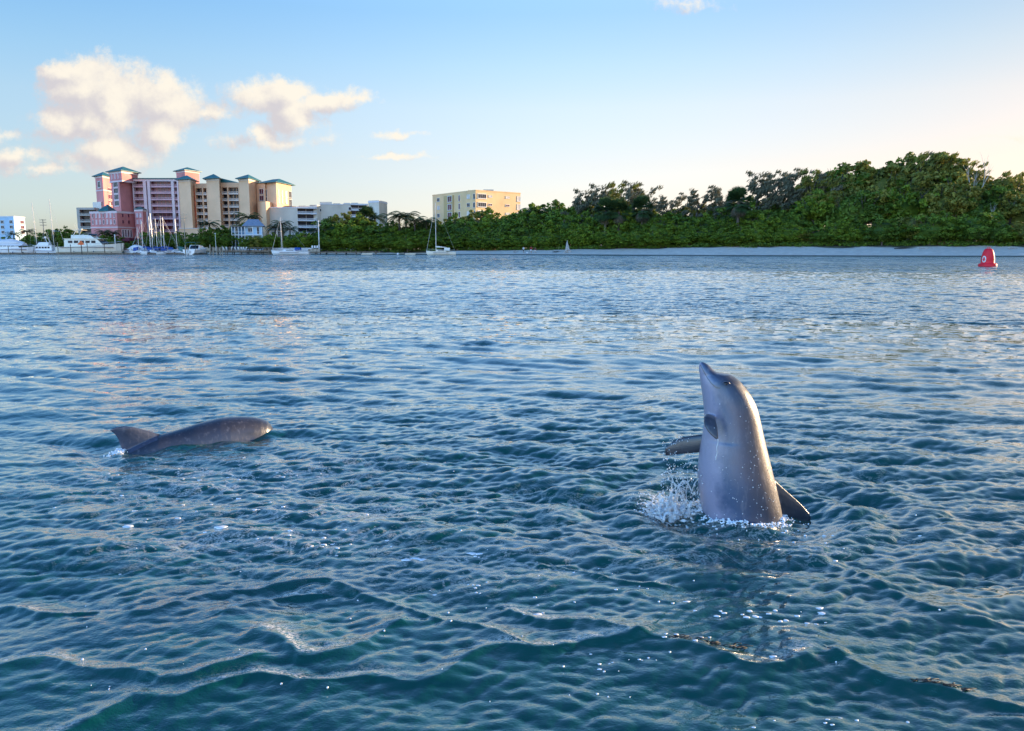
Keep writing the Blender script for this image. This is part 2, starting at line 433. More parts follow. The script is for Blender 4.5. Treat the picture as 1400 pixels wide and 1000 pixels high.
def wave(x, y, r, dr):
    """displacement of the water surface; dr = local mesh spacing"""
    def w(lam): return np.clip((lam / dr - 1.6) / 2.0, 0, 1)[..., None]
    near = np.clip((5.6 - r) / 2.0, 0, 1)[..., None]           # the water close to the boat is smoother
    right = np.clip((x + 0.5) / 2.0, 0, 1)[..., None]
    gust = 0.66 + (0.45 - 0.32 * np.clip((r - 9) / 16, 0, 1))[..., None] * (np.sin(x * .35 + 1.3 * np.sin(y * .21)) * np.sin(y * .27 + .7))[..., None]
    d = sample(P_BIG, x, y, .2) * w(2.0) * (1.0 + .5 * near)
    d = d + sample(P_MID, x, y, -.15) * w(.7) * (1 - .55 * near) * (.72 + .4 * gust)
    d = d + sample(P_CHOP, x, y, .1) * w(.28) * (1 - .78 * near) * gust
    d = d + sample(P_RIP, x, y, .4) * w(.12) * (1 - .30 * near) * gust
    n = r < 12
    xs, ys = x[n], y[n]; ex = np.zeros(xs.shape)
    wobx = .05 * np.sin(ys * 7 + xs * 3) + .03 * np.sin(xs * 13)
    for st in STREAKS:
        pts = [tuple(ground(*p)[:2]) for p in st]
        di, si = dist_poly(xs, ys + wobx, pts)
        wd = np.where(si > 0, .062, .040)
        ex += .019 * np.exp(-(di / wd) ** 1.5) + .010 * np.exp(-(di / .22) ** 2)
    dd = np.hypot(xs - DOL1[0], ys - DOL1[1])
    ang = np.arctan2(ys - DOL1[1], xs - DOL1[0])
    ex += -.035 * np.exp(-((dd - .42) / .20) ** 2) * (1 + .5 * np.cos(ang * 2 + .5)) + .022 * np.cos((dd - .75) * 2 * np.pi / .52 + .4 * np.sin(3 * ang)) * np.exp(-((dd - .8) / .7) ** 2)
    for cx, cy, rr in ((at(250, 610, 7.3).x, 7.15, .9), (at(372, 590, 7.8).x, 7.8, .35), (at(165, 615, 7.1).x, 7.05, .3)):
        d2 = np.hypot((xs - cx) * .8, ys - cy)
        ex += .010 * np.cos(d2 * 2 * np.pi / .38) * np.exp(-(d2 / rr) ** 2)
    d[n, 2] += ex
    return d
a_in = np.linspace(-R(40), R(40), 1250)
a_out = np.linspace(R(40), 2 * math.pi - R(40), 220)[1:-1]
angs = np.concatenate([a_in, a_out])
pyr = [300.0 / (1.0 + i * .0) for i in range(1)]
dep = np.concatenate([np.linspace(R(52), R(33), 60)[:-1], np.linspace(R(33), R(4.6), 700)[:-1], np.linspace(R(4.6), R(1.5), 720)[:-1], np.linspace(R(1.5), R(.32), 160)[:-1], np.geomspace(R(.32), R(.012), 20)])
rad = H / np.tan(dep)
drad = np.gradient(rad)
A, RR = np.meshgrid(angs, rad); _, DR = np.meshgrid(angs, drad)
DRr = np.maximum(DR, RR * (80 / 1250) * math.pi / 180)
DRr = np.where(np.abs(((A + math.pi) % (2 * math.pi)) - math.pi) > R(41), np.maximum(DRr, RR * .03), DRr)
X = RR * np.sin(A); Y = RR * np.cos(A)
D = wave(X, Y, RR, DRr)
land = (land_z(X, Y) > .3) & (np.abs(X) < 900)
VX = X + D[..., 0]; VY = Y + D[..., 1]; VZ = D[..., 2]
na = len(angs); nr = len(rad)
idx = np.arange(na * nr).reshape(nr, na)
nxt = np.roll(idx, -1, axis=1)
fc = np.stack([idx[:-1], idx[1:], nxt[1:], nxt[:-1]], -1).reshape(-1, 4)
verts = np.stack([VX, VY, VZ], -1).reshape(-1, 3)
# close the small disc below the boat with a fan of quads towards a centre ring
cring = np.stack([0.25 * np.sin(angs), 0.25 * np.cos(angs), np.zeros(na)], -1)
base = len(verts); verts = np.concatenate([verts, cring]); ci = np.arange(na) + base
fc = np.concatenate([fc, np.stack([ci, idx[0], nxt[0], np.roll(ci, -1)], -1)])
wm = bpy.data.materials.new('sea_water'); wm.use_nodes = True
nt = wm.node_tree; nt.nodes.clear(); N = NT(nt)
geo = N.n('ShaderNodeNewGeometry'); pos = geo.outputs['Position']
fa = N.n('ShaderNodeAttribute', attribute_name='farness').outputs['Fac']
fb = N.n('ShaderNodeAttribute', attribute_name='ripple_left').outputs['Fac']
stretch = N.vmath('MULTIPLY', pos, (1.0, 1.35, 1.0))
n1 = N.noise(stretch, 1.5, 2, .5)       # ~0.7 m chop, only where the mesh is too coarse for it
n2 = N.noise(stretch, 4.2, 3, .55)      # ~0.25 m ripples
n3 = N.noise(stretch, 22.0, 3, .6)      # fine wind ripple
h1 = N.math('MULTIPLY', N.math('MULTIPLY', n1, 0.10), fa)
h2 = N.math('MULTIPLY', N.math('MULTIPLY', n2, 0.03), fb)
patch = N.math('MULTIPLY_ADD', N.noise(pos, .9, 3, .6), 1.6, -0.3)
h3 = N.math('MULTIPLY', N.math('MULTIPLY', n3, 0.0075), patch)
hh = N.math('ADD', N.math('ADD', h1, h2), h3)
bp = N.n('ShaderNodeBump'); bp.inputs['Strength'].default_value = 1.0; bp.inputs['Distance'].default_value = 1.0
nt.links.new(hh, bp.inputs['Height'])
pw = N.n('ShaderNodeBsdfPrincipled')
glint_a = N.n('ShaderNodeAttribute', attribute_name='foam').outputs['Fac']; web_a = N.n('ShaderNodeAttribute', attribute_name='foam_web').outputs['Fac']  # first mask holds painted crest reflections, foam_web holds real foam
fn1 = N.noise(N.vmath('MULTIPLY', pos, (1, 1.6, 1)), 60, 6, .75)
line_f = N.math('MULTIPLY', glint_a, N.smooth(fn1, .47, .56))
wn1 = N.noise(N.vmath('MULTIPLY', pos, (1, 1.5, 1)), 2.6, 6, .66, 1.2)
ridge = N.math('SUBTRACT', 1.0, N.math('MULTIPLY', N.math('ABSOLUTE', N.math('SUBTRACT', wn1, .5)), 26.0), clamp=True)
web_f = N.math('MULTIPLY', N.math('MULTIPLY', ridge, web_a), N.smooth(fn1, .40, .56))
foam_glint_f = N.math('MAXIMUM', N.math('MULTIPLY', line_f, .82), N.math('MULTIPLY', web_f, .85))
body = N.mix(N.noise(pos, .35, 3, .5), (.001, .044, .038), (.001, .070, .048))
body = N.mix(foam_glint_f, body, (.86, .80, .73))
nt.links.new(body, pw.inputs['Base Color']); nt.links.new(N.math('SUBTRACT', 1.0, foam_glint_f), pw.inputs['Coat Weight'])
pw.inputs['Roughness'].default_value = 0.03
nt.links.new(N.math('ADD', N.math('MULTIPLY_ADD', fa, .05, .03), N.math('MULTIPLY', foam_glint_f, .5)), pw.inputs['Roughness'])
pw.inputs['IOR'].default_value = 1.6
pw.inputs['Coat Roughness'].default_value = 0.02; pw.inputs['Coat IOR'].default_value = 1.5
# beyond the reach of the modelled ripples the facets' slopes come straight from noise fields
def slope(sc, amp, det, st=(1.0, 1.25, 1.0)):
    c = N.noise(N.vmath('MULTIPLY', pos, st), sc, det, .6, out=1)
    return N.vmath('MULTIPLY', N.vmath('SUBTRACT', c, (.5, .5, .5)), (amp, amp * 1.5, 0))
f2 = N.n('ShaderNodeAttribute', attribute_name='far_channel').outputs['Fac']
f2n = N.n('ShaderNodeVectorMath', operation='SCALE'); nt.links.new(slope(.75, .85, 2, (1.0, .10, 1.0)), f2n.inputs[0]); nt.links.new(f2, f2n.inputs['Scale']); far2 = f2n.outputs[0]
sl_all = N.vmath('ADD', N.vmath('ADD', slope(1.6, .85, 3), slope(.30, .60, 2)), slope(.07, .25, 2))
sl_all = N.vmath('ADD', sl_all, N.vmath('ADD', slope(2.2, .65, 2, (1.0, .35, 1.0)), far2))
sl_all = N.vmath('ADD', sl_all, (0.0, -0.20, 0.0))      # constant tilt added so far water mirrors open sky, not the trees
sc_n = N.n('ShaderNodeVectorMath', operation='SCALE'); nt.links.new(sl_all, sc_n.inputs[0]); nt.links.new(fa, sc_n.inputs['Scale'])
sl2 = N.vmath('MULTIPLY', N.vmath('SUBTRACT', N.noise(stretch, 5.0, 3, .6, out=1), (.5, .5, .5)), (.45, .7, 0))
sc_m = N.n('ShaderNodeVectorMath', operation='SCALE'); nt.links.new(sl2, sc_m.inputs[0]); nt.links.new(fb, sc_m.inputs['Scale'])
nrm_w = N.vmath('NORMALIZE', N.vmath('ADD', N.vmath('ADD', bp.outputs[0], sc_n.outputs[0]), sc_m.outputs[0]))
nt.links.new(nrm_w, pw.inputs['Normal']); nt.links.new(nrm_w, pw.inputs['Coat Normal'])
ow = N.n('ShaderNodeOutputMaterial'); nt.links.new(pw.outputs[0], ow.inputs[0])
me = np_mesh('water', verts, fc, wm)
def ext(a): return np.concatenate([a.ravel(), np.zeros(na)])
attr(me, 'farness', ext(1 - np.clip((.8 / DRr - 1.6) / 2.0, 0, 1)))
attr(me, 'ripple_left', ext(1 - np.clip((.25 / DRr - 1.6) / 2.0, 0, 1) * .9))
attr(me, 'far_channel', ext(np.clip((RR - 60) / 70, 0, 1)))
GLINT = np.zeros(X.shape); nn = RR < 12
wb = .05 * np.sin(Y[nn] * 7 + X[nn] * 3) + .03 * np.sin(X[nn] * 13)
glint = np.zeros(wb.shape)
for st in STREAKS[:7]:  # pale sky reflections along the crests, painted into the water colour
    di, si = dist_poly(X[nn], Y[nn] + wb - .03, [tuple(ground(*p)[:2]) for p in st])
    glint = np.maximum(glint, np.where(si > 0, 1.0, np.exp(-(di / .008) ** 2)) * np.exp(-(di / .055) ** 2) * (.62 + .38 * np.sin(X[nn] * 5.1 + Y[nn] * 2)))
GLINT[nn] = glint; attr(me, 'foam', ext(GLINT))
WB = np.zeros(X.shape)
for px_, py_, rx_, ry_, k_ in ((300, 650, 1.5, .9, 1.0), (430, 700, 1.5, .7, .8), (360, 740, 1.3, .45, .8), (640, 770, .9, .4, .7), (935, 690, .45, .4, 1.0), (1110, 740, .7, .35, .8), (1120, 640, .6, .5, .5), (700, 690, .9, .5, .5), (180, 660, .7, .5, .7), (900, 760, .6, .3, .6)):
    c_ = ground(px_, py_); WB = np.maximum(WB, k_ * np.clip(1.25 - np.hypot((X - c_.x) / rx_, (Y - c_.y) / ry_), 0, 1) ** .7)
attr(me, 'foam_web', ext(WB))
wat = bpy.data.objects.new('water', me); COL.objects.link(wat)
tag(wat, 'rippled blue green bay water with curved foreground crests', 'water', kind='structure')
def water_z(x, y):
    x = np.atleast_1d(np.float64(x)); y = np.atleast_1d(np.float64(y)); r = np.hypot(x, y)
    return wave(x, y, r, np.full(x.shape, .02))[:, 2]
# ------------------------------------------------------------------ buildings
class Facade:
    """local frame on a wall from p0 to p1 (left to right seen from outside): u along, z up, d outward"""
    def __init__(self, p0, p1):
        self.p0 = Vector((p0[0], p0[1])); d = Vector((p1[0], p1[1])) - self.p0
        self.L = d.length; self.t = d.normalized(); self.n = Vector((self.t.y, -self.t.x)); self.rz = math.atan2(self.t.y, self.t.x)
    def pt(self, u, d, z):
        p = self.p0 + self.t * u + self.n * d; return (p.x, p.y, z)
    def box(self, mb, u0, u1, z0, z1, d0, d1):
        return mb.box(self.pt((u0 + u1) / 2, (d0 + d1) / 2, (z0 + z1) / 2), (abs(u1 - u0), abs(d1 - d0), abs(z1 - z0)), self.rz)
def wp(px, Y, py=300): return (wx(px, Y, py), Y)
def block3(L, Mm, Rr, py=290):
    """footprint from three visible corners (px, Y): left, nearest, right; the fourth corner closes the parallelogram"""
    a, b, c = wp(*L, py), wp(*Mm, py), wp(*Rr, py)
    return [a, b, c, (a[0] + c[0] - b[0], a[1] + c[1] - b[1])]
def inset(pts, k):
    c = Vector((sum(p[0] for p in pts) / 4, sum(p[1] for p in pts) / 4))
    return [tuple(Vector(p) + (Vector(p) - c).normalized() * k) for p in pts]
def tower(root, foot, z0, ztop, wallm, trimm, roofz, trims=(), roofm='teal_roof', over=.9):
    w = MB().prism(foot, z0, ztop).build('wall', wallm, root)
    t = MB()
    t.prism(inset(foot, .22), ztop - .9, ztop - .25)
    for tz in trims: t.prism(inset(foot, .15), tz - .25, tz + .25)
    t.build('trim', trimm, root)
    if roofz: MB().hip(inset(foot, .1), ztop - .2, roofz, over=over).build('roof', roofm, root)
    return w
def window(root, Fd, u0, u1, z0, z1, glass='glass', frame='whitepaint', fr=.12, bars=1):
    g = MB(); Fd.box(g, u0, u1, z0, z1, .02, .07); g = g.build('window', glass, root)
    f = MB()
    Fd.box(f, u0 - fr, u1 + fr, z1, z1 + fr * 1.4, 0.0, .2); Fd.box(f, u0 - fr, u1 + fr, z0 - fr * 1.6, z0, 0.0, .28)
    Fd.box(f, u0 - fr, u0, z0, z1, 0.0, .18); Fd.box(f, u1, u1 + fr, z0, z1, 0.0, .18)
    for i in range(bars):
        uu = u0 + (u1 - u0) * (i + 1) / (bars + 1); Fd.box(f, uu - .05, uu + .05, z0, z1, .075, .12)
    f.build('frame', frame, g)
    return g
def balcony_bay(root, Fd, u0, u1, zs, fh, depth, slabm, glass='glass', railm=None, doors=2, top=True):
    """recessed balconies: body wall sits at -depth, slabs, rails and glazed doors are modelled"""
    for z in zs:
        g = MB(); w = (u1 - u0)
        seg = w / doors
        for i in range(doors):
            Fd.box(g, u0 + seg * i + .12, u0 + seg * (i + 1) - .12, z + .28, z + fh * .93, -depth + .02, -depth + .10)
        g.build('window', glass, root)
        b = MB(); Fd.box(b, u0, u1, z, z + .28, -depth + .01, .12)
        Fd.box(b, u0, u1, z + .95, z + 1.12, -.05, .10)
        n = max(3, int(w / .45))
        for i in range(n + 1):
            uu = u0 + .05 + (w - .1) * i / n
            Fd.box(b, uu - .06, uu + .06, z + .28, z + .95, -.02, .06)
        Fd.box(b, u0, u1, z + .28, z + .62, -.01, .045)
        b.build('balcony', railm or slabm, root)

YH = 330.0
S = YH / F     # metres per photo pixel at the hotel
HG = 1.5
hotel = empty('hotel', (wx(250, YH), YH, HG), 'tall pink and peach resort hotel with teal hipped roofs and many balconies behind the marina', 'building')
FH = 8.75 * S
zH = lambda py, Y=YH: zt(py, Y)
# back left small tower
ft = block3((133.5, 352), (143.5, 346), (156, 356)); tower(hotel, ft, HG, zH(239.7, 346), 'pink', 'pink_pale', zH(232.8, 346), trims=[zH(260, 346)])
fd = Facade(ft[0], ft[1]); window(hotel, fd, fd.L * .35, fd.L * .68, zH(256, 346), zH(248, 346), fr=.2)
fd = Facade(ft[1], ft[2])
for k in range(3): window(hotel, fd, fd.L * .45, fd.L * .9, zH(262 + k * 9, 346), zH(256 + k * 9, 346), glass='glass_plum', fr=.08)
# main pink tower
ft = block3((153, 337), (169.8, 330), (191.5, 341)); z1 = zH(233, 330); zs_ = zH(247.5, 330)
MB().prism(ft, zs_, z1).build('wall', 'pink', hotel)
ft2 = block3((154.5, 337.3), (166, 331.5), (186, 341)); MB().prism(ft2, HG, zs_).build('wall', 'pink', hotel)
t = MB(); t.prism(inset(ft, .3), z1 - 1.1, z1 - .2); t.prism(inset(ft, .25), zs_ - .3, zs_ + .3); t.build('trim', 'pink_pale', hotel)
MB().hip(ft, z1 - .2, zH(224.8, 330), over=1.1).build('roof', 'teal_roof', hotel)
fd = Facade(ft[0], ft[1])
for k in range(3):
    u = fd.L * (.22 + .25 * k); window(hotel, fd, u - .35, u + .35, zH(244, 331), zH(236.5, 331), glass='pink_pale', frame='pink_pale', fr=.1, bars=0)
fd = Facade(ft2[0], ft2[1])
for k in range(4): window(hotel, fd, fd.L * .33, fd.L * .82, zH(255.5 + 8.6 * k, 333), zH(249.2 + 8.6 * k, 333), fr=.25, bars=2, frame='pink_pale')
# small lower tower piece between them and beige step
MB().prism(block3((127.5, 352), (139, 347), (152, 352)), HG, zH(276, 347)).build('wall', 'peach_pale', hotel)
# pink balcony wing
pA, pB = wp(184, 338), wp(247, 338); fd = Facade(pA, pB); L = fd.L
dep_ = 1.9
back = [fd.pt(0, -dep_, 0)[:2], fd.pt(L, -dep_, 0)[:2], fd.pt(L, -14, 0)[:2], fd.pt(0, -14, 0)[:2]]
MB().prism(back, HG, zH(246.8, 338)).build('wall', 'pink', hotel)
pu = lambda px: (wx(px, 338) - pA[0])
pier = MB()
for a, b in ((184.5, 185.8), (198.8, 202.8), (204.6, 208.2), (237, 240.6), (244.8, 247)):
    fd.box(pier, pu(a), pu(b), HG, zH(247.5, 338), -dep_ + .02, .35)
fd.box(pier, 0, L, zH(248.2, 338), zH(245, 338), -dep_ + .03, .38)
pier.build('column', 'pink_pale', hotel)
MB().prism([fd.pt(-.3, .8, 0)[:2], fd.pt(L + .3, .8, 0)[:2], fd.pt(L + .3, -14, 0)[:2], fd.pt(-.3, -14, 0)[:2]], zH(245, 338) + .003, zH(243.8, 338)).build('roof', 'teal_roof', hotel)
zs = [zH(256.5 + 8.75 * k, 338) for k in range(8)]
for a, b, dr in ((185.8, 198.8, 3), (208.2, 237, 5), (240.6, 244.8, 1)):
    balcony_bay(hotel, fd, pu(a), pu(b), zs[:7] if a < 190 else zs, FH, dep_, 'pink_rail', 'glass_plum', doors=dr)
# back right pink tower and peach tower before it
ft = block3((244, 352), (256, 346), (275, 354)); tower(hotel, ft, HG, zH(232.4, 346), 'pink', 'pink_pale', zH(226.6, 346))
ft = block3((246.5, 331), (262.5, 328), (270, 339)); tower(hotel, ft, HG, zH(245, 328), 'peach', 'peach_pale', zH(237.5, 328), over=1.3)
def peach_bay(pxa, pxb, Y, pytop, cols, rows, pystep=9.05, pyfirst=None, bottom=313):
    a_, b_ = wp(pxa, Y), wp(pxb, Y); f_ = Facade(a_, b_); L_ = f_.L
    bk = [f_.pt(0, -1.7, 0)[:2], f_.pt(L_, -1.7, 0)[:2], f_.pt(L_, -13, 0)[:2], f_.pt(0, -13, 0)[:2]]
    MB().prism(bk, HG, zt(pytop, Y)).build('wall', 'peach', hotel)
    u_ = lambda px: wx(px, Y) - a_[0]
    fr = MB(); z_t = zt(pyfirst - 1.5, Y)
    f_.box(fr, 0, L_, z_t, zt(pytop, Y) - .003, -1.69, 0)
    edges = [pxa] + [e for c in cols for e in c] + [pxb]
    for i in range(0, len(edges), 2): f_.box(fr, u_(edges[i]), u_(edges[i + 1]), HG, z_t, -1.69, -.003)
    zlast = zt(pyfirst + pystep * rows - .5, Y)
    f_.box(fr, 0.003, L_ - .003, HG, zlast, -1.68, .003)
    fr.build('wall', 'peach', hotel)
    for c in cols:
        balcony_bay(hotel, f_, u_(c[0]), u_(c[1]), [zt(pyfirst + pystep * (k + 1) - 1, Y) for k in range(rows)], pystep * Y / F, 1.7, 'peach_pale', 'glass', doors=max(1, round((c[1] - c[0]) / 5)))
peach_bay(268.6, 285.5, 333, 251, [(269.6, 278), (280, 284.2)], 6, pyfirst=259)
ft = block3((284.3, 331), (301.5, 328), (305, 338)); tower(hotel, ft, HG, zH(243.7, 328), 'peach', 'peach_pale', zH(236, 328), over=1.3)
peach_bay(304, 330, 332.5, 250, [(305.2, 312.3), (314.3, 327.6)], 6, pyfirst=258)
# sloping teal roof piece beside the middle tower
rp = wx(304, 333), wx(327, 333); za, zb = zH(243.5, 333), zH(250.3, 333)
MB().add([(rp[0], 332.7, za), (rp[1], 332.7, zb), (rp[1], 352, zb), (rp[0], 352, za), (rp[0], 332.7, zb - .6), (rp[1], 332.7, zb - .6), (rp[1], 352, zb - .6), (rp[0], 352, zb - .6)],
         [(0, 1, 2, 3), (4, 7, 6, 5), (0, 4, 5, 1), (1, 5, 6, 2), (2, 6, 7, 3), (3, 7, 4, 0)]).build('roof', 'teal_roof', hotel)
ft = block3((328.2, 331), (341.8, 328), (355, 341)); tower(hotel, ft, HG, zH(243.7, 328), 'peach', 'peach_pale', zH(236.2, 328), over=1.3)
ft = block3((352, 337), (364, 335), (368, 345)); MB().prism(ft, HG, zH(250, 335)).build('wall', 'peach', hotel)
fd = Facade(ft[0], ft[1])
for k in range(2): window(hotel, fd, fd.L * .35, fd.L * .8, zH(267 + 9 * k, 343), zH(260.5 + 9 * k, 343), glass='glass_plum')
# right end block with long hipped roof
ft = block3((359, 338), (379, 332), (399.5, 347))
MB().prism(ft, HG, zH(249.5, 332)).build('wall', 'peach', hotel)
MB().hip(inset(ft, .2), zH(249.5, 332) - .1, zH(242, 332), over=1.3, ridge=.35).build('roof', 'teal_roof', hotel)
fd = Facade(ft[0], ft[1])
for k in range(2): window(hotel, fd, fd.L * .10, fd.L * .36, zH(269 + 9.3 * k, 335), zH(260 + 9.3 * k, 335), glass='glass_plum', bars=1)
fd = Facade(ft[1], ft[2])
for k in range(2):
    for a in (.10, .32, .56): window(hotel, fd, fd.L * a, fd.L * (a + .08 if a < .5 else a + .14), zH(269 + 9.3 * k, 338), zH(261 + 9.3 * k, 338), glass='peach_pale', frame='peach_pale', bars=0)
    window(hotel, fd, fd.L * .80, fd.L * .97, zH(271 + 9.3 * k, 338), zH(260.5 + 9.3 * k, 338), glass='glass', bars=1)
ft = block3((352.5, 333), (364, 326), (373, 334)); MB().prism(ft, HG, zH(275.5, 326)).build('wall', 'peach', hotel)
# peach ground podium
ft = [wp(244, 326), wp(306, 326), wp(306, 345), wp(244, 345)]; MB().prism(ft, HG - .5, zH(313, 326)).build('wall', 'peach', hotel)
t = MB(); t.prism(inset(ft, .3), zH(313, 326) + .002, zH(312, 326)); t.build('trim', 'peach_pale', hotel)

# pink annex in front
YA = 316.0
ann = empty('hotel_annex', (wx(162, YA), YA, HG), 'low pink annex with rows of small windows below the pink hotel tower', 'building')
ft = block3((124, 321), (160.5, 315), (185, 325), py=305); za = zt(288.6, 315)
MB().prism(ft, HG - .5, za).build('wall', 'pink', ann)
t = MB(); t.prism(inset(ft, .25), za - .8, za + .002); t.prism(inset(ft, .2), zt(311, 315) - .2, zt(311, 315) + .25); t.build('trim', 'pink_pale', ann)
fd = Facade(ft[0], ft[1])
for r_ in range(2):
    for k in range(7):
        u = fd.L * (.10 + .135 * k); window(ann, fd, u - .28, u + .28, zt(297.5 + 8.8 * r_, 317), zt(292.2 + 8.8 * r_, 317), glass='pink_pale' if k % 3 else 'glass_plum', frame='pink_pale', fr=.16, bars=0)
fd = Facade(ft[1], ft[2])
for r_ in range(2):
    for k in (.25, .58): window(ann, fd, fd.L * k, fd.L * (k + .10), zt(297 + 8.8 * r_, 319), zt(292.7 + 8.8 * r_, 319), glass='glass_plum', frame='pink', fr=.1, bars=0)
for k in range(4):
    window(ann, fd, fd.L * (.22 + .15 * k), fd.L * (.30 + .15 * k), zt(324, 319), zt(314.5, 319), glass='glass_plum', frame='whitepaint', fr=.14, bars=0)
MB().hip(block3((137, 319), (148, 317.5), (158, 325)), za - .05, zt(278.8, 318), over=.8).build('roof', 'teal_roof', ann)
aw = MB(); fd.box(aw, fd.L * .10, fd.L * 1.3, zt(330, 319), zt(326, 319), .05, 4.0); aw.build('awning', 'maroon', ann)
ft = block3((185.3, 322), (196, 320), (201, 327), py=305); zb = zt(287.3, 320)
MB().prism(ft, HG - .5, zb).build('wall', 'pink', ann); MB().prism(inset(ft, .25), zb - .5, zb + .2).build('trim', 'pink_pale', ann)
MB().hip(ft, zb + .2, zt(281.5, 320), over=.3).build('roof', 'teal_roof', ann)
fd = Facade(ft[0], ft[1])
for r_ in range(2):
    for k in (.2, .62): window(ann, fd, fd.L * k, fd.L * (k + .2), zt(297 + 9 * r_, 320), zt(292 + 9 * r_, 320), glass='pink_pale', frame='pink_pale', fr=.12, bars=0)

# tan block at the left of the hotel
b = empty('apartment_building', (wx(117, 345), 345, HG), 'tan balcony block half hidden behind the left end of the pink annex', 'building')
a_, b_ = wp(105.5, 345), wp(130, 345); fd = Facade(a_, b_)
MB().prism([fd.pt(0, -1.8, 0)[:2], fd.pt(fd.L, -1.8, 0)[:2], fd.pt(fd.L, -12, 0)[:2], fd.pt(0, -12, 0)[:2]], HG, zt(284, 345)).build('wall', 'tan', b)
t = MB(); fd.box(t, 0, fd.L * .16, HG, zt(284, 345) - .003, -1.79, 0); fd.box(t, fd.L * .16, fd.L, zt(287, 345), zt(284, 345) - .003, -1.79, 0); t.build('wall', 'tan', b)
balcony_bay(b, fd, fd.L * .16, fd.L, [zt(295.3 + 9 * k, 345) for k in range(4)], 9 * .313, 1.8, 'tan', doors=2)

# pale blue block at the far left
b = empty('apartment_building', (wx(8, 350), 350, HG), 'pale blue flat roofed block at the far left behind the yachts', 'building')
ft = block3((-40, 356), (18, 350), (33, 362)); zc = zt(297, 350)
MB().prism(ft, HG, zc).build('wall', 'blue_stucco', b); MB().prism(inset(ft, .2), zc + .003, zc + .45).build('trim', 'grey_pale', b)
fd = Facade(ft[0], ft[1])
for r_ in range(3):
    for k in range(5):
        u = fd.L * (.08 + .205 * k); window(b, fd, u, u + 1.5, zt(305.5 + 7 * r_, 351), zt(301.8 + 7 * r_, 351), bars=1)
fd = Facade(ft[1], ft[2])
for r_ in range(3): window(b, fd, fd.L * .55, fd.L * .85, zt(305.5 + 7 * r_, 353), zt(301.5 + 7 * r_, 353), glass='glass_plum')

# long grey condominium
b = empty('apartment_building', (wx(440, 345), 345, HG), 'long grey flat roofed condominium with a taller sunlit end tower right of the hotel', 'building')
gs = [(363.5, 330, 286), (368.6, 330, 284.5), (407, 332, 283.5), (433.5, 336, 281.5), (439, 338, 279.8), (470, 342, 279.5), (480, 343, 279), (503.5, 346, 278.4)]
for i, ((pa, Ya, ta), (pb_, Yb, tb), kind) in enumerate(zip(gs[:-1], gs[1:], ['b', 's', 'b', 's', 's', 's', 'b'])):
    a_, b_ = wp(pa, Ya), wp(pb_, Yb); fd = Facade(a_, b_); top = zt(ta, Ya)
    dd = -1.8 if kind == 'b' else 0
    MB().prism([fd.pt(0, dd, 0)[:2], fd.pt(fd.L, dd, 0)[:2], fd.pt(fd.L, -14, 0)[:2], fd.pt(0, -14, 0)[:2]], HG, top - .002 * i).build('wall', 'grey_stucco', b)
    if kind == 'b':
        balcony_bay(b, fd, 0.02, fd.L - .02, [top - 2.75 * (k + 1) for k in range(4)], 2.75, 1.8, 'grey_pale', doors=max(1, int(fd.L / 3)))
        t = MB(); fd.box(t, 0, fd.L, top - .45, top + .2, -1.79, .3); t.build('trim', 'grey_pale', b)
    else:
        t = MB(); fd.box(t, 0, fd.L, top + .003, top + .35, -.5, .12); t.build('trim', 'grey_pale', b)
        if i in (3, 5): window(b, fd, fd.L * .7, fd.L * .7 + 1.1, top - 2.3, top - 1.2, bars=0)
for pa, pb_, tp in ((378, 392, 282), (394, 404, 282.2), (409, 419, 281.6), (424, 436, 280.4), (456, 466, 278.3), (471, 479, 277.7), (481, 490, 277.5)):
    Y_ = 345
    MB().prism([wp(pa, Y_), wp(pb_, Y_), wp(pb_, Y_ + 4), wp(pa, Y_ + 4)], zt(tp + 3, Y_), zt(tp, Y_)).build('roof_unit', 'tan', b)
ft = [wp(438, 346), wp(454.5, 346), wp(454.5, 352), wp(438, 352)]; MB().prism(ft, zt(282, 346), zt(276.3, 346)).build('penthouse', 'grey_stucco', b)
ft = block3((504, 346), (518.5, 343), (529.5, 356)); tower(b, ft, HG, zt(274, 343), 'grey_stucco', 'grey_pale', None)

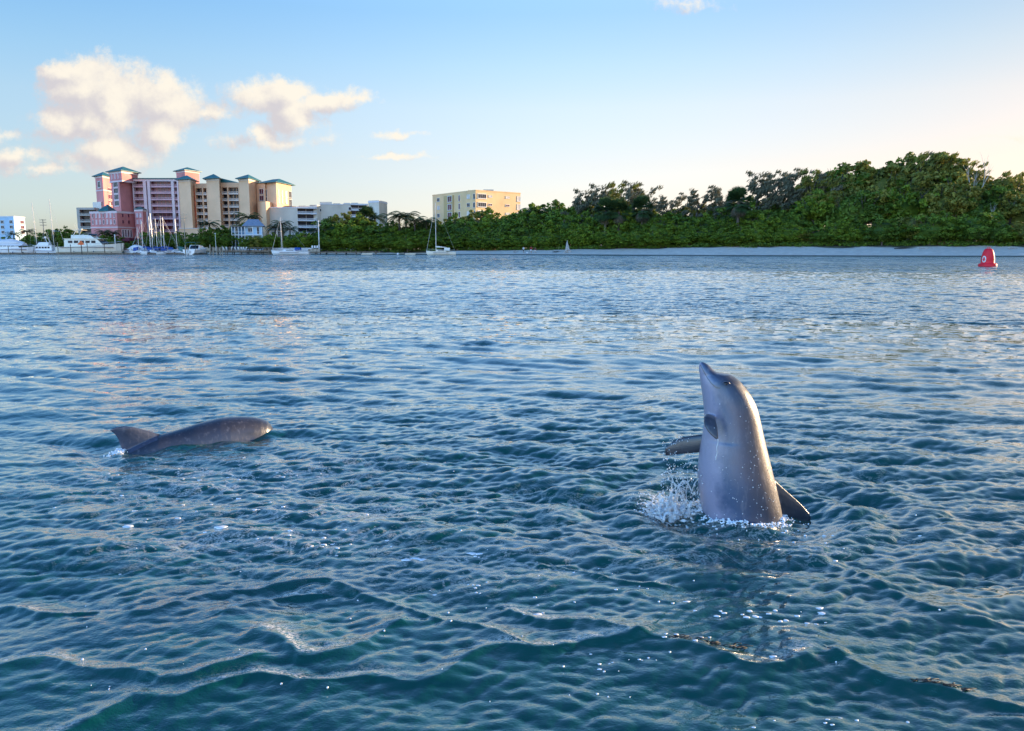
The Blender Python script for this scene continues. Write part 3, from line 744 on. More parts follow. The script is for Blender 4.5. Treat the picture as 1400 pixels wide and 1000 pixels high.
# yellow condominium
b = empty('apartment_building', (wx(650, 345), 345, HG), 'boxy yellow condominium rising alone above the mangroves in the middle distance', 'building')
YC = 340.0
ft = block3((591.5, 372), (650.3, YC), (711.5, 358), py=280); top = zt(261, YC)
MB().prism(ft, HG, top).build('wall', 'yellow', b)
MB().prism(inset(ft, .15), top + .003, top + .4).build('trim', 'yellow', b)
fl = Facade(ft[0], ft[1]); fr_ = Facade(ft[1], ft[2])
pf = 11.2 * YC / F
st = MB(); fl.box(st, fl.L * .30, fl.L * .52, HG, top - .8, .003, .5); st.build('wall', 'yellow_dark', b)
fls = Facade(fl.pt(0, .5, 0)[:2], fl.pt(fl.L, .5, 0)[:2])
for k in range(5):
    z = top - 1.2 - pf * k
    for a in (.12, .82): window(b, fl, fl.L * a, fl.L * a + 2.2, z - 1.6, z - .2, glass='glass' if (k + int(a * 10)) % 2 else 'peach_pale', fr=.1)
    window(b, fls, fl.L * .40, fl.L * .49, z - 2.3, z, glass='glass_plum', fr=.15)
    window(b, fl, fl.L * .63, fl.L * .66, z - 2.3, z, glass='glass_plum', fr=.1, bars=0)
    window(b, fl, fl.L * .955, fl.L * .99, z - 2.1, z - .1, glass='glass', fr=.1, bars=0)
    window(b, fr_, fr_.L * .05, fr_.L * .22, z - 1.7, z - .1, glass='glass', fr=.2, bars=3)
    window(b, fr_, fr_.L * .28, fr_.L * .35, z - 1.1, z - .4, glass='glass_plum' if k % 2 else 'peach_pale', fr=.1)
    window(b, fr_, fr_.L * .66, fr_.L * .74, z - 1.1, z - .4, glass='glass_plum' if k % 2 else 'peach_pale', fr=.1)
    window(b, fr_, fr_.L * .92, fr_.L * .99, z - 2.2, z - .1, glass='peach_pale', fr=.1)
MB().prism([wp(661, 350), wp(675, 350), wp(675, 354), wp(661, 354)], top + .41, top + 1.2).build('roof_unit', 'tan', b)
MB().prism([wp(640, 352), wp(648, 352), wp(648, 356), wp(640, 356)], top + .41, top + 1.1).build('roof_unit', 'yellow', b)

# blue beach house
hb = empty('beach_house', (wx(345, 303), 303, HG), 'blue two storey house with white balcony posts and grey hipped roof behind the dock', 'building')
ft = [wp(334, 303), wp(358, 303), wp(359, 312), wp(334, 312)]
MB().prism(ft, HG, zt(309.5, 303)).build('wall', 'blue_stucco', hb)
MB().hip(ft, zt(309.6, 303), zt(299.8, 306), over=1.0, ridge=.45).build('roof', 'house_roof', hb)
MB().prism([wp(317, 304.5), wp(333.9, 304.5), wp(333.9, 312), wp(317, 312)], HG, zt(310.5, 304.5)).build('wall', 'house_blue', hb)
MB().prism([wp(313.5, 301), wp(334, 301), wp(334, 312), wp(313.5, 312)], zt(310.4, 303), zt(309.4, 303)).build('roof', 'wood', hb)
pc = MB()
for px in (316, 320.5, 325, 329.5, 334, 345, 357.5): p = wp(px, 301.3); pc.box((p[0], p[1], (HG + zt(310.4, 302)) / 2), (.25, .25, zt(310.4, 302) - HG))
pc.build('post', 'whitepaint', hb)
bl = MB().prism([wp(315.5, 301.2), wp(358.5, 301.2), wp(358.5, 303), wp(315.5, 303)], zt(322, 302), zt(321, 302))
bl.prism([wp(315.5, 301.2), wp(358.5, 301.2), wp(358.5, 301.3), wp(315.5, 301.3)], zt(317.6, 302), zt(317.2, 302)); bl.build('balcony', 'whitepaint', hb)
fd = Facade(wp(334, 303), wp(358, 303))
window(hb, fd, fd.L * .2, fd.L * .42, zt(318, 303), zt(312, 303)); window(hb, fd, fd.L * .70, fd.L * .82, zt(320, 303), zt(311, 303), bars=0)
window(hb, fd, fd.L * .2, fd.L * .42, zt(330, 303), zt(324, 303))
fd = Facade(wp(317, 304.5), wp(333, 304.5)); window(hb, fd, .8, 2.2, zt(320, 304), zt(312.5, 304)); window(hb, fd, 2.8, 4.2, zt(330.5, 304), zt(323, 304))
# small cottages behind trees
def cottage(px0, px1, py0, py1, Y, wm_, rm_, lab):
    c = empty('cottage', (wx((px0 + px1) / 2, Y), Y, HG), lab, 'building')
    ft = [wp(px0, Y), wp(px1, Y), wp(px1, Y + 6), wp(px0, Y + 6)]
    MB().prism(ft, HG, zt(py0 + 2, Y)).build('wall', wm_, c); MB().hip(ft, zt(py0 + 2, Y) + .003, zt(py0 - 1.5, Y), over=.5, ridge=.5).build('roof', rm_, c)
    fd = Facade(ft[0], ft[1])
    window(c, fd, fd.L * .2, fd.L * .4, zt(py1 - 6, Y), zt(py0 + 4, Y)); window(c, fd, fd.L * .6, fd.L * .8, zt(py1 - 6, Y), zt(py0 + 4, Y))
cottage(367, 388, 313, 333, 306, 'peach_pale', 'tan', 'pale cream cottage between the blue house and the palms')
cottage(64, 80, 316, 335, 318, 'maroon', 'tan', 'dark red cottage roofed in tan between trees behind the left yachts')

# ------------------------------------------------------------------ docks and pilings
def pier(pxa, pxb, Y, zdeck, w, lab, n, mt='wood', rail=False, name='dock'):
    xa, xb = wx(pxa, Y, 345), wx(pxb, Y, 345)
    r = empty(name, ((xa + xb) / 2, Y, 0), lab, 'dock')
    d = MB(); k = max(2, int((xb - xa) / 1.2))
    for i in range(k):
        x0 = xa + (xb - xa) * i / k; x1 = xa + (xb - xa) * (i + 1) / k - .04
        d.box(((x0 + x1) / 2, Y + w / 2, zdeck - .06 + random.uniform(-.015, .015)), (x1 - x0, w, .12))
    d.box(((xa + xb) / 2, Y + .25, zdeck - .28), (xb - xa, .12, .3)); d.box(((xa + xb) / 2, Y + w - .25, zdeck - .28), (xb - xa, .12, .3))
    d.build('deck', mt, r)
    for i in range(n):
        x = xa + (xb - xa) * (i + .5) / n
        p = MB()
        for yy in (Y + .35, Y + w - .35): p.path([(x, yy, -1), (x, yy, zdeck - .1 + (1.0 if rail else .45) * (yy < Y + 1))], [.16, .15], 8)
        p.build('piling', 'wood_dark' if i % 2 else 'wood', r)
    if rail:
        rr_ = MB(); rr_.box(((xa + xb) / 2, Y + w - .3, zdeck + 1.0), (xb - xa, .1, .12)); rr_.box(((xa + xb) / 2, Y + w - .3, zdeck + .55), (xb - xa, .06, .08)); 
        for i in range(n * 2): rr_.box((xa + (xb - xa) * (i + .5) / n / 2, Y + w - .3, zdeck + .5), (.1, .1, 1.0))
        rr_.build('rail', mt, r)
    return r
pier(-30, 281, 277.5, .5, 2.0, 'low wooden marina dock running in front of the moored yachts', 18)
pier(283, 372, 270, 1.35, 2.4, 'raised wooden fishing dock below the blue house', 9, rail=True)
pier(425, 520, 275, 1.0, 2.0, 'dark low dock under the mangrove branches right of the two masted look sailboat'.replace('two masted look ', 'anchored '), 7)
# deck platform with white chairs
dk = empty('platform', (wx(430, 279), 279, 0), 'green boarded platform carrying white chairs below the mangroves', 'platform')
MB().box((wx(430.5, 279, 340), 279, 1.75), (4.0, 3, .2)).box((wx(430.5, 279, 340), 277.6, 1.3), (4.0, .1, .9)).build('deck', 'wood_pale', dk)
pl = MB()
for sx in (-1.8, 0, 1.8): pl.path([(wx(430.5, 279) + sx, 277.8, -1), (wx(430.5, 279) + sx, 277.8, 1.7)], [.15, .15], 6)
pl.build('leg', 'wood_dark', dk)
def chair(x, y, z, rz, lab, grp):
    c = empty('deck_chair', (x, y, z), lab, 'chair', grp, rz)
    c.rotation_euler = (0, 0, rz)
    def bd(nm, mb):
        o = mb.build(nm, 'whitepaint', c, absolute=False); return o
    bd('seat', MB().box((0, 0, .42), (.55, .5, .06)))
    bd('backrest', MB().add([(-.27, .2, .42), (.27, .2, .42), (.27, .42, 1.2), (-.27, .42, 1.2), (-.27, .26, .40), (.27, .26, .40), (.27, .48, 1.18), (-.27, .48, 1.18)], [(0, 1, 2, 3), (4, 7, 6, 5), (0, 4, 5, 1), (2, 6, 7, 3), (1, 5, 6, 2), (3, 7, 4, 0)]))
    for sx in (-.25, .25):
        for sy in (-.2, .2): bd('leg', MB().box((sx, sy, .2), (.06, .06, .4)))
for i in range(3):
    chair(wx(427 + 3.4 * i, 279, 335), 278.8, 1.85, .2, ('leftmost', 'middle', 'rightmost')[i] + ' white chair on the green boarded platform', 'white chairs on the platform')
ordn = ['first', 'second', 'third', 'fourth', 'fifth', 'sixth', 'seventh', 'eighth', 'ninth', 'tenth', 'eleventh', 'twelfth', 'thirteenth', 'fourteenth', 'fifteenth', 'sixteenth', 'seventeenth', 'eighteenth', 'nineteenth', 'twentieth', 'twenty first', 'twenty second', 'twenty third', 'twenty fourth', 'twenty fifth', 'twenty sixth', 'twenty seventh', 'twenty eighth', 'twenty ninth', 'thirtieth']
for i, px in enumerate((306, 310, 317, 322, 326, 330, 334, 337.5)):
    chair(wx(px, 271.2, 335), 271.3, 1.36, 2.6 + .3 * (i % 3), ordn[i] + ' white chair from the left along the raised fishing dock', 'white chairs on the fishing dock')
# free standing pilings
def piling(px, pytop, Y, mt, lab, grp, lean=0.0, r=.15):
    x = wx(px, Y, 345); o = MB(); z = zt(pytop, Y)
    o.path([(0, 0, -1.2), (lean * .5, 0, z * .5), (lean, 0, z)], [r, r * .97, r * .9], 8); o.path([(lean, 0, z), (lean, 0, z + .06), (lean, 0, z + .14)], [r * .9, r * .9, r * .3], 8)
    ob = o.build('piling', mt, None, True); ob.location = (x, Y, 0)
    tag(ob, lab, 'piling', grp)
for i, (px, pt_) in enumerate([(12, 337), (30, 336), (79.5, 332), (97, 335), (120, 332), (143.5, 333), (166.5, 333)]):
    piling(px, pt_, 273.5, 'wood' if i % 2 else 'wood_pale', ordn[i] + ' mooring piling from the left in front of the motor yachts', 'mooring pilings before the yachts', random.uniform(-.15, .15))
for i, (px, pt_) in enumerate([(253.5, 336), (257, 339), (287, 335), (291.5, 338), (296.5, 337), (301, 339), (304, 337)]):
    piling(px, pt_, 268, 'wood_pale', ordn[i] + ' pale piling from the left around the white cabin cruiser at the fishing dock', 'pale pilings by the fishing dock', random.uniform(-.1, .1), .17)

# ------------------------------------------------------------------ boats
def hull_mb(L, B, fb, bow=1.35, draft=.4, transom=.82, flare=.25, z0=0.0):
    mb = MB(); rings = []
    n = 12
    for i in range(n + 1):
        t = i / n; x = -L / 2 + L * t
        w = B / 2 * (transom + (1 - transom) * min(1, t * 3)) if t < .45 else B / 2 * math.sqrt(max(0.0005, 1 - ((t - .45) / .555) ** 2.2))
        sh = fb * (1 + (bow - 1) * t ** 2)
        xk = x if t < .8 else x - (t - .8) * L * .35
        rings.append([(x, -w, z0 + sh), (xk * .3 + x * .7, -w * (1 - flare * .5), z0 + sh * .35), (xk, -w * .45 * (1 - flare), z0 - draft * .7), (xk, 0, z0 - draft), (xk, w * .45 * (1 - flare), z0 - draft * .7), (xk * .3 + x * .7, w * (1 - flare * .5), z0 + sh * .35), (x, w, z0 + sh), (x, 0, z0 + sh + .06)])
    mb.ring_loft(rings)
    return mb
def motor_yacht(px0, px1, Y, lab, m='white', bow=1, fly=True, tall=1.0, canopy=None, arch=True, heading=0.0):
    xa, xb = wx(px0, Y, 345), wx(px1, Y, 345); L = xb - xa
    r = empty('motor_yacht', ((xa + xb) / 2, Y, 0), lab, 'motor yacht')
    r.rotation_euler = (0, 0, heading + (0 if bow > 0 else math.pi))
    k = tall; fb = L * .085 * k + .3; B = L * .27
    def bd(nm, mb, mt, p=r, sm=False): return mb.build(nm, mt, p, sm, absolute=False)
    bd('hull', hull_mb(L, B, fb, 1.5), m, sm=False)
    bd('stripe', MB().box((-.02 * L, 0, fb * .95), (L * .80, B * 1.005, .10)), 'navy')
    def cabin(x0, x1, y, z0, z1, rake0, rake1, mt, nm):
        vs = [(x0, -y, z0), (x1, -y, z0), (x1, y, z0), (x0, y, z0), (x0 + rake0, -y * .88, z1), (x1 - rake1, -y * .88, z1), (x1 - rake1, y * .88, z1), (x0 + rake0, y * .88, z1)]
        return bd(nm, MB().add(vs, [(0, 3, 2, 1), (4, 5, 6, 7), (0, 1, 5, 4), (1, 2, 6, 5), (2, 3, 7, 6), (3, 0, 4, 7)]), mt)
    h1 = 1.9 * k * (L / 16) ** .5
    c1 = cabin(-L * .36, L * .26, B * .40, fb * .98, fb + h1, .1, L * .12, m, 'cabin')
    cw = MB(); zc = fb + h1 * .62
    for s in (-1, 1):
        for q in range(5):
            xw = -L * .30 + q * L * .088
            cw.box((xw + L * .035, s * B * .372, zc), (L * .066, .06, h1 * .34))
    bd('window', cw, 'glass')
    cabin(L * .135, L * .235, B * .362, fb + h1 * .45, fb + h1 * .82, .0, L * .045, 'glass', 'windscreen')
    bd('cabin_roof', MB().box((-L * .08, 0, fb + h1 + .07), (L * .58, B * .80, .14)), m)
    if fly:
        h2 = 1.0 * k
        cabin(-L * .26, L * .10, B * .32, fb + h1 + .142, fb + h1 + .14 + h2, .05, L * .07, m, 'flybridge')
        cabin(L * .005, L * .075, B * .30, fb + h1 + .14 + h2 * .9, fb + h1 + .14 + h2 * 1.35, .2, L * .02, 'glass', 'windscreen')
        zt_ = fb + h1 + h2
        if arch:
            a = MB()
            for s in (-1, 1): a.path([(-L * .22, s * B * .30, zt_), (-L * .17, s * B * .28, zt_ + 1.5 * k)], [.12, .10], 6)
            a.box((-L * .16, 0, zt_ + 1.5 * k), (L * .14, B * .62, .12)); bd('radar_arch', a, m)
            bd('radar_dome', MB().blob((-L * .13, 0, zt_ + 1.5 * k + .3), (.35, .35, .25), 10, 6), m, sm=True)
            bd('antenna', MB().path([(-L * .2, B * .2, zt_ + 1.5 * k), (-L * .25, B * .2, zt_ + 1.5 * k + 2.6)], [.035, .015], 5).path([(-L * .18, -B * .2, zt_ + 1.5 * k), (-L * .21, -B * .2, zt_ + 1.5 * k + 2.0)], [.035, .015], 5), 'alu')
    if canopy:
        bd('canopy', MB().ring_loft([[(x, y, z) for (y, z) in ((-B * .46, fb + h1 * .55), (-B * .3, fb + h1 * 1.25 + dz), (0, fb + h1 * 1.5 + dz), (B * .3, fb + h1 * 1.25 + dz), (B * .46, fb + h1 * .55))] for x, dz in ((-L * .42, -.5), (-L * .2, .1), (0, .35), (L * .15, -.1), (L * .3, -.9))]), canopy)
    rl = MB()
    for s in (-1, 1):
        rl.path([(L * .05, s * B * .46, fb * 1.08 + .75), (L * .3, s * B * .36, fb * 1.28 + .75), (L * .46, s * B * .10, fb * 1.45 + .7)], [.03, .03, .03], 5)
        for t in (.05, .17, .3, .4): rl.path([(L * t, s * B * (.46 if t < .2 else .36 if t < .35 else .22), fb * (1.05 + t)), (L * t, s * B * (.46 if t < .2 else .36 if t < .35 else .22), fb * 1.2 + .75)], [.025, .025], 4)
    bd('railing', rl, 'alu')
    fe = MB()
    for t in (-.2, .1): fe.blob((L * t, -B * .5 - .1, fb * .4), (.13, .13, .35), 6, 5)
    bd('fender', fe, 'navy')
    return r
motor_yacht(-14, 47, 279.5, 'long white motor yacht under a pale canopy at the far left edge of the marina', bow=1, fly=False, canopy='shirt_white', tall=1.15)
motor_yacht(35, 80, 281, 'white flybridge motor yacht seen between the canopied yacht and the big cream yacht', bow=-1, tall=1.05)
motor_yacht(81, 170, 279.5, 'largest motor yacht cream hulled with flybridge and radar arch beside the orange board', m='cream', bow=1, tall=1.2)
motor_yacht(169, 201, 281.5, 'small white cabin boat with blue cockpit cover right of the cream yacht', bow=-1, fly=False, tall=1.0, canopy='white')
def cruiser_stern(px0, px1, Y, lab):
    xa, xb = wx(px0, Y, 345), wx(px1, Y, 345); B = xb - xa; L = 9.0
    r = empty('cabin_cruiser', ((xa + xb) / 2, Y, 0), lab, 'motor boat'); r.rotation_euler = (0, 0, R(78))
    def bd(nm, mb, mt, sm=False): return mb.build(nm, mt, r, sm, absolute=False)
    bd('hull', hull_mb(L, B, 1.7, 1.3, transom=.92), 'white')
    bd('cabin', MB().add([(-1.5, -B * .4, 1.7), (3, -B * .3, 2), (3, B * .3, 2), (-1.5, B * .4, 1.7), (-.9, -B * .36, 3.2), (1.5, -B * .27, 2.9), (1.5, B * .27, 2.9), (-.9, B * .36, 3.2)], [(0, 3, 2, 1), (4, 5, 6, 7), (0, 1, 5, 4), (1, 2, 6, 5), (2, 3, 7, 6), (3, 0, 4, 7)]), 'white')
    bd('window', MB().add([(-1.52, -B * .33, 1.95), (-1.52, B * .33, 1.95), (-1.02, B * .3, 3.05), (-1.02, -B * .3, 3.05), (-1.45, -B * .33, 1.95), (-1.45, B * .33, 1.95), (-.95, B * .3, 3.05), (-.95, -B * .3, 3.05)], [(0, 3, 2, 1), (4, 5, 6, 7), (0, 1, 5, 4), (1, 2, 6, 5), (2, 3, 7, 6), (3, 0, 4, 7)]), 'glass')
    a = MB()
    for s in (-1, 1): a.path([(-3.8, s * B * .44, 1.6), (-3.2, s * B * .36, 3.7), (-2.6, s * B * .25, 4.0)], [.09, .09, .09], 6)
    a.box((-1.8, 0, 4.05), (3.2, B * .72, .12)); bd('hardtop', a, 'teal_roof')
    bd('outboard', MB().box((-4.75, -.35, .9), (.5, .4, .9)).box((-4.75, .35, .9), (.5, .4, .9)), 'whitepaint')
cruiser_stern(259, 279, 272.5, 'white cabin cruiser with green hardtop seen from the stern beside the fishing dock')
def sailboat(px, Y, L, pymast, lab, m='white', mastpx=None, mast2=None, cover='blue_canvas', bow=1, group=None, heading=0, boomed=True, hullfb=None, lean=0.0, forestay=True):
    x = wx(px, Y, 345); r = empty('sailboat', (x, Y, 0), lab, 'sailboat', group)
    r.rotation_euler = (0, 0, heading)
    def bd(nm, mb, mt, sm=False, p=r): return mb.build(nm, mt, p, sm, absolute=False)
    fb = hullfb or L * .085 + .2; B = L * .27; s = bow
    hm = hull_mb(L, B, fb, 1.3, transom=.6); 
    if s < 0: hm.v = [(-a, -b_, c) for a, b_, c in hm.v]
    bd('hull', hm, m)
    bd('stripe', MB().box((0, 0, fb * .72), (L * .5, B * .99, .09)), 'navy')
    bd('cabin', MB().add([(-L * .18, -B * .3, fb), (L * .2, -B * .2, fb), (L * .2, B * .2, fb), (-L * .18, B * .3, fb), (-L * .16, -B * .26, fb + .65), (L * .12, -B * .17, fb + .5), (L * .12, B * .17, fb + .5), (-L * .16, B * .26, fb + .65)], [(0, 3, 2, 1), (4, 5, 6, 7), (0, 1, 5, 4), (1, 2, 6, 5), (2, 3, 7, 6), (3, 0, 4, 7)]), m)
    bd('window', MB().box((0, -B * .262, fb + .33), (L * .2, .05, .16)), 'glass')
    zm = zt(pymast, Y); xm = (wx(mastpx, Y, 330) - x) if mastpx else s * L * .06
    mm = bd('mast', MB().path([(xm, 0, fb), (xm + lean * .5, 0, zm * .5), (xm + lean, 0, zm)], [.11, .10, .07], 6), 'alu')
    bd('spreader', MB().box((xm + lean * .6, 0, zm * .62), (.08, 1.6, .06)), 'alu', p=mm)
    st = MB(); bowx = s * L * .48; stx = -s * L * .48
    if forestay: st.path([(bowx, 0, fb * 1.3), (xm + lean, 0, zm * .97)], [.05, .03], 4)
    st.path([(stx, 0, fb), (xm + lean, 0, zm)], [.015, .015], 4)
    for q in (-1, 1): st.path([(xm, q * B * .45, fb), (xm + lean * .6, q * .8, zm * .62), (xm + lean, 0, zm * .97)], [.015, .015, .015], 4)
    bd('rigging', st, 'alu')
    if boomed:
        bd('boom', MB().path([(xm, 0, fb + 1.35), (xm - s * L * .36, 0, fb + 1.25)], [.08, .07], 6), 'alu')
        bd('sail_cover', MB().path([(xm - s * .1, 0, fb + 1.55), (xm - s * L * .15, 0, fb + 1.48), (xm - s * L * .35, 0, fb + 1.35)], [.26, .20, .10], 8), cover, True)
    bd('cockpit_cover', MB().ring_loft([[(-s * L * .2 + q * s, -B * .32, fb + .35), (-s * L * .2 + q * s, -B * .25, fb + 1.25), (-s * L * .2 + q * s, B * .25, fb + 1.25), (-s * L * .2 + q * s, B * .32, fb + .35)] for q in (-.9, 0, .8)]), cover)
    if mast2:
        x2 = wx(mast2[0], Y, 330) - x; z2 = zt(mast2[1], Y); bd('mast', MB().path([(x2, 0, fb), (x2, 0, z2)], [.10, .07], 6), 'alu')
    rl = MB()
    for q in (-1, 1):
        rl.path([(-L * .45, q * B * .28, fb + .6), (0, q * B * .47, fb + .65), (L * .45, q * B * .1, fb * 1.25 + .6)] if s > 0 else [(L * .45, q * B * .28, fb + .6), (0, q * B * .47, fb + .65), (-L * .45, q * B * .1, fb * 1.25 + .6)], [.02] * 3, 4)
        for t in (-.4, -.15, .15, .4): rl.path([(L * t, q * B * .38 * (1 - abs(t)), fb), (L * t, q * B * .42 * (1 - abs(t) * .8), fb + .62)], [.02, .02], 4)
    bd('railing', rl, 'alu')
    return r
G_ = 'sailing boats moored in the crowded marina'
sailboat(58, 284, 9, 276.5, 'sailboat behind the flybridge yacht with a thin leaning mast left of the utility pole', mastpx=50.5, lean=-.7, group=G_, boomed=False)
sailboat(73, 283, 10, 272, 'sailboat with the tallest mast of all between flybridge yacht and cream yacht', mastpx=74, lean=-.6, group=G_, bow=1, boomed=False)
sb = [(191, 189, 310, 'sailboat with a short mast just right of the small cabin boat', 'blue_canvas'),
      (197, 194.5, 303, 'sailboat with pale mast before the right edge of the pink annex', 'blue_canvas'),
      (203, 205, 296, 'sailboat whose slim mast crosses the end wall of the annex', 'navy'),
      (211, 208.5, 292, 'sailboat with dark blue cover whose mast stands at the left pier of the pink wing', 'navy'),
      (219, 213, 299, 'small sailboat with mast crossing the pink wing balconies on the left', 'blue_canvas'),
      (225, 220.5, 295.5, 'sailboat with the thick bright white mast before the pink balconies', 'blue_canvas'),
      (231, 224.5, 297.5, 'sailboat with mast raked beside the thick white mast', 'blue_canvas'),
      (243, 242, 299.5, 'sailboat with turquoise cover at the right end of the mast cluster', 'teal_roof')]
for i, (px, mp, mt_, lab, cov) in enumerate(sb):
    sailboat(px, 279 + 1.9 * (i % 3), 8.0 + (i % 3), mt_, lab, mastpx=mp, cover=cov, group=G_, bow=-1 if i % 2 else 1, lean=(-.3, .2, 0, -.4)[i % 4], heading=(-.5, .3, .6, -.3)[i % 4])
sailboat(397, 262, 12.2, 296.5, 'anchored blue striped sailboat with pale forestay drawn down to its bow before the cottage', m='white', mastpx=385.5, cover='blue_canvas', bow=-1, boomed=False, hullfb=1.1, lean=-.25)
sailboat(603, 250, 9.2, 277, 'small cream sailboat with one mast and folded boom anchored off the mangroves', m='cream', mastpx=596, cover='cream', bow=-1, hullfb=1.0)
def skiff(px, Y, L, lab, m='white'):
    r = empty('small_boat', (wx(px, Y, 345), Y, 0), lab, 'boat')
    hull_mb(L, L * .33, .45, 1.3, draft=.2).build('hull', m, r, absolute=False)
    MB().box((-L * .1, 0, .55), (.25, L * .26, .06)).box((L * .15, 0, .57), (.25, L * .24, .06)).build('seat', 'wood', r, absolute=False)
    MB().box((-L * .52, 0, .6), (.25, .25, .6)).build('outboard', 'cloth_dark', r, absolute=False)
skiff(418, 264, 3.2, 'small white dinghy floating right of the anchored sailboat with the blue stripe')
skiff(502, 262, 3.6, 'low pale skiff at the foot of the mangroves right of the dark dock', 'cream')
skiff(561, 258, 3.4, 'low pale skiff near the mangroves left of the small cream sailboat', 'cream')
mb_ = MB().blob((0, 0, .3), (.38, .38, .38), 12, 8); mb_.lathe([(.1, -.3), (.1, .0)], n=8)
mo = mb_.build('mooring_ball', 'white', None, True); mo.location = (wx(544, 256, 345), 256, 0); tag(mo, 'white round mooring ball floating before the mangroves between two skiffs', 'mooring buoy')
# davit engine on the small cream sailboat is shown by its own outboard
# orange board on a post
sg = empty('warning_sign', (wx(108.5, 272), 272, 0), 'orange diamond shaped board on a dark post in front of the cream yacht', 'sign')
MB().path([(0, 0, -1), (0, 0, zt(332, 272))], [.14, .13], 8).build('post', 'wood_dark', sg, absolute=False)
zc_ = zt(333.5, 272)
MB().add([(a, d, zc_ + c) for d in (-.2, -.14) for a, c in ((-1.25, -.25), (0, -.45), (1.25, -.25), (0, 1.0))], [(0, 1, 2, 3), (7, 6, 5, 4), (0, 4, 5, 1), (1, 5, 6, 2), (2, 6, 7, 3), (3, 7, 4, 0)]).build('board', 'orange', sg, absolute=False)
# utility poles and lamp posts
def utility_pole(px, pytop, Y, lab, arms=(0, 1.2), mt='wood_pale'):
    z = zt(pytop, Y); r = empty('utility_pole', (wx(px, Y, 320), Y, HG), lab, 'utility pole')
    MB().path([(0, 0, 0), (0, 0, z - HG)], [.17, .12], 8).build('pole', mt, r, absolute=False)
    for a in arms:
        c = MB().box((0, 0, z - HG - .3 - a), (2.4, .12, .14))
        for q in (-1.1, -.5, .5, 1.1): c.path([(q, 0, z - HG - .25 - a), (q, 0, z - HG + .05 - a)], [.05, .04], 6)
        c.build('crossarm', mt, r, absolute=False)
utility_pole(60, 300, 300, 'dark utility pole with crossarms between the two tallest left masts', (0, .9, 1.9), 'wood')
utility_pole(252.5, 291.5, 295, 'pale utility pole with two crossarms before the peach tower', (.4, 1.6))
for i, (px, pt_, pb_) in enumerate([(157, 322, 332), (294.5, 320, 335), (436, 303, 325)]):
    Y_ = 292; z = zt(pt_, Y_); r = empty('lamp_post', (wx(px, Y_, 325), Y_, 1.0), ['thick white post by the bushes right of the cream yacht', 'thin white post before the dark trees above the fishing dock', 'white post rising out of the mangrove tops before the grey condominium'][i], 'post')
    MB().path([(0, 0, 0), (0, 0, z - 1.0)], [.22 if i != 1 else .10, .18 if i != 1 else .08], 8).build('pole', 'whitepaint', r, absolute=False)
    MB().lathe([(.26, 0), (.30, .12), (.10, .3)], (0, 0, z - 1.0), 10).build('cap', 'whitepaint', r, absolute=False)
# dark bollards / dock fence on the shore
fn = empty('fence', (wx(400, 292), 292, 1.2), 'low pale slatted fence along the shore behind the anchored sailboat', 'fence')
f1_ = MB(); f2_ = MB()
for i in range(60):
    px = 372 + i * .9; f1_.box((wx(px, 292, 335), 291.9, 1.75), (.16, .04, 1.1))
f2_.box((wx(398, 292, 335), 291.95, 2.15), (16, .06, .1)); f2_.box((wx(398, 292, 335), 291.95, 1.5), (16, .06, .1))
f1_.build('panel', 'grey_pale', fn); f2_.build('rail', 'wood_pale', fn)
# ------------------------------------------------------------------ vegetation prototypes
def rand_dirs(n, g):
    v = g.normal(size=(n, 3)); return v / np.linalg.norm(v, axis=1, keepdims=True)
def leaf_cloud(g, centers, radii, per, leaf, tone, squash=.7, up=.35, elong=1.6, slant=None):
    """many small leaf quads around clump centres; returns verts, faces, tone"""
    n = len(centers) * per
    c = np.repeat(centers, per, 0); r = np.repeat(radii, per)[:, None]
    d = rand_dirs(n, g); p = c + d * r * (g.random((n, 1)) ** .45) * np.array([1, 1, squash])
    nrm = rand_dirs(n, g) * .8 + d * .7 + np.array([0, 0, up]); nrm /= np.linalg.norm(nrm, axis=1, keepdims=True)
    t = np.cross(nrm, rand_dirs(n, g))
    if slant is not None: t = t * .45 + np.array(slant)
    t /= np.linalg.norm(t, axis=1, keepdims=True)
    b = np.cross(nrm, t); b /= np.linalg.norm(b, axis=1, keepdims=True)
    s = leaf * g.uniform(.6, 1.3, (n, 1)); l = s * elong
    v = np.stack([p - t * l - b * s * .2, p - t * l * .1 - b * s, p + t * l, p + t * l * .1 + b * s], 1).reshape(-1, 3)
    f = np.arange(n * 4).reshape(n, 4)
    tn = np.clip(np.repeat(tone, per) + g.normal(size=n) * .12, 0, 1)
    return v, f, np.repeat(tn, 4)
def crown_bush(seed, rx, rz_, zc, nclump, per, leaf, zmin=.1, lumps=5, core=.72, rough=.35):
    g = np.random.default_rng(seed)
    d = rand_dirs(nclump, g)
    lump = rand_dirs(lumps, g); lump[:, 2] = np.abs(lump[:, 2])
    k = 1 - rough + rough * 1.5 * np.max(np.clip(d @ lump.T, 0, 1) ** 3, axis=1)
    rr = (g.random(nclump) ** .25)
    c = d * (k * rr)[:, None] * np.array([rx, rx * .85, rz_]) + np.array([0, 0, zc])
    c = c[c[:, 2] > zmin]
    rad = g.uniform(.5, 1.05, len(c)) * rx * .20
    tone = np.clip(g.normal(.45, .25, len(c)), 0, 1)
    v, f, t = leaf_cloud(g, c, rad, per, leaf, tone)
    # inner leaf mass
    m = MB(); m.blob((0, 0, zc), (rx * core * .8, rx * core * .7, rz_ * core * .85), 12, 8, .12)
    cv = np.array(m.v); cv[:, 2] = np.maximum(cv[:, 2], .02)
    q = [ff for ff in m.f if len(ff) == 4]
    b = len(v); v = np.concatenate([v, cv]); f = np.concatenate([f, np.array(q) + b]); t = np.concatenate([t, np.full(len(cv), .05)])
    return v, f, t
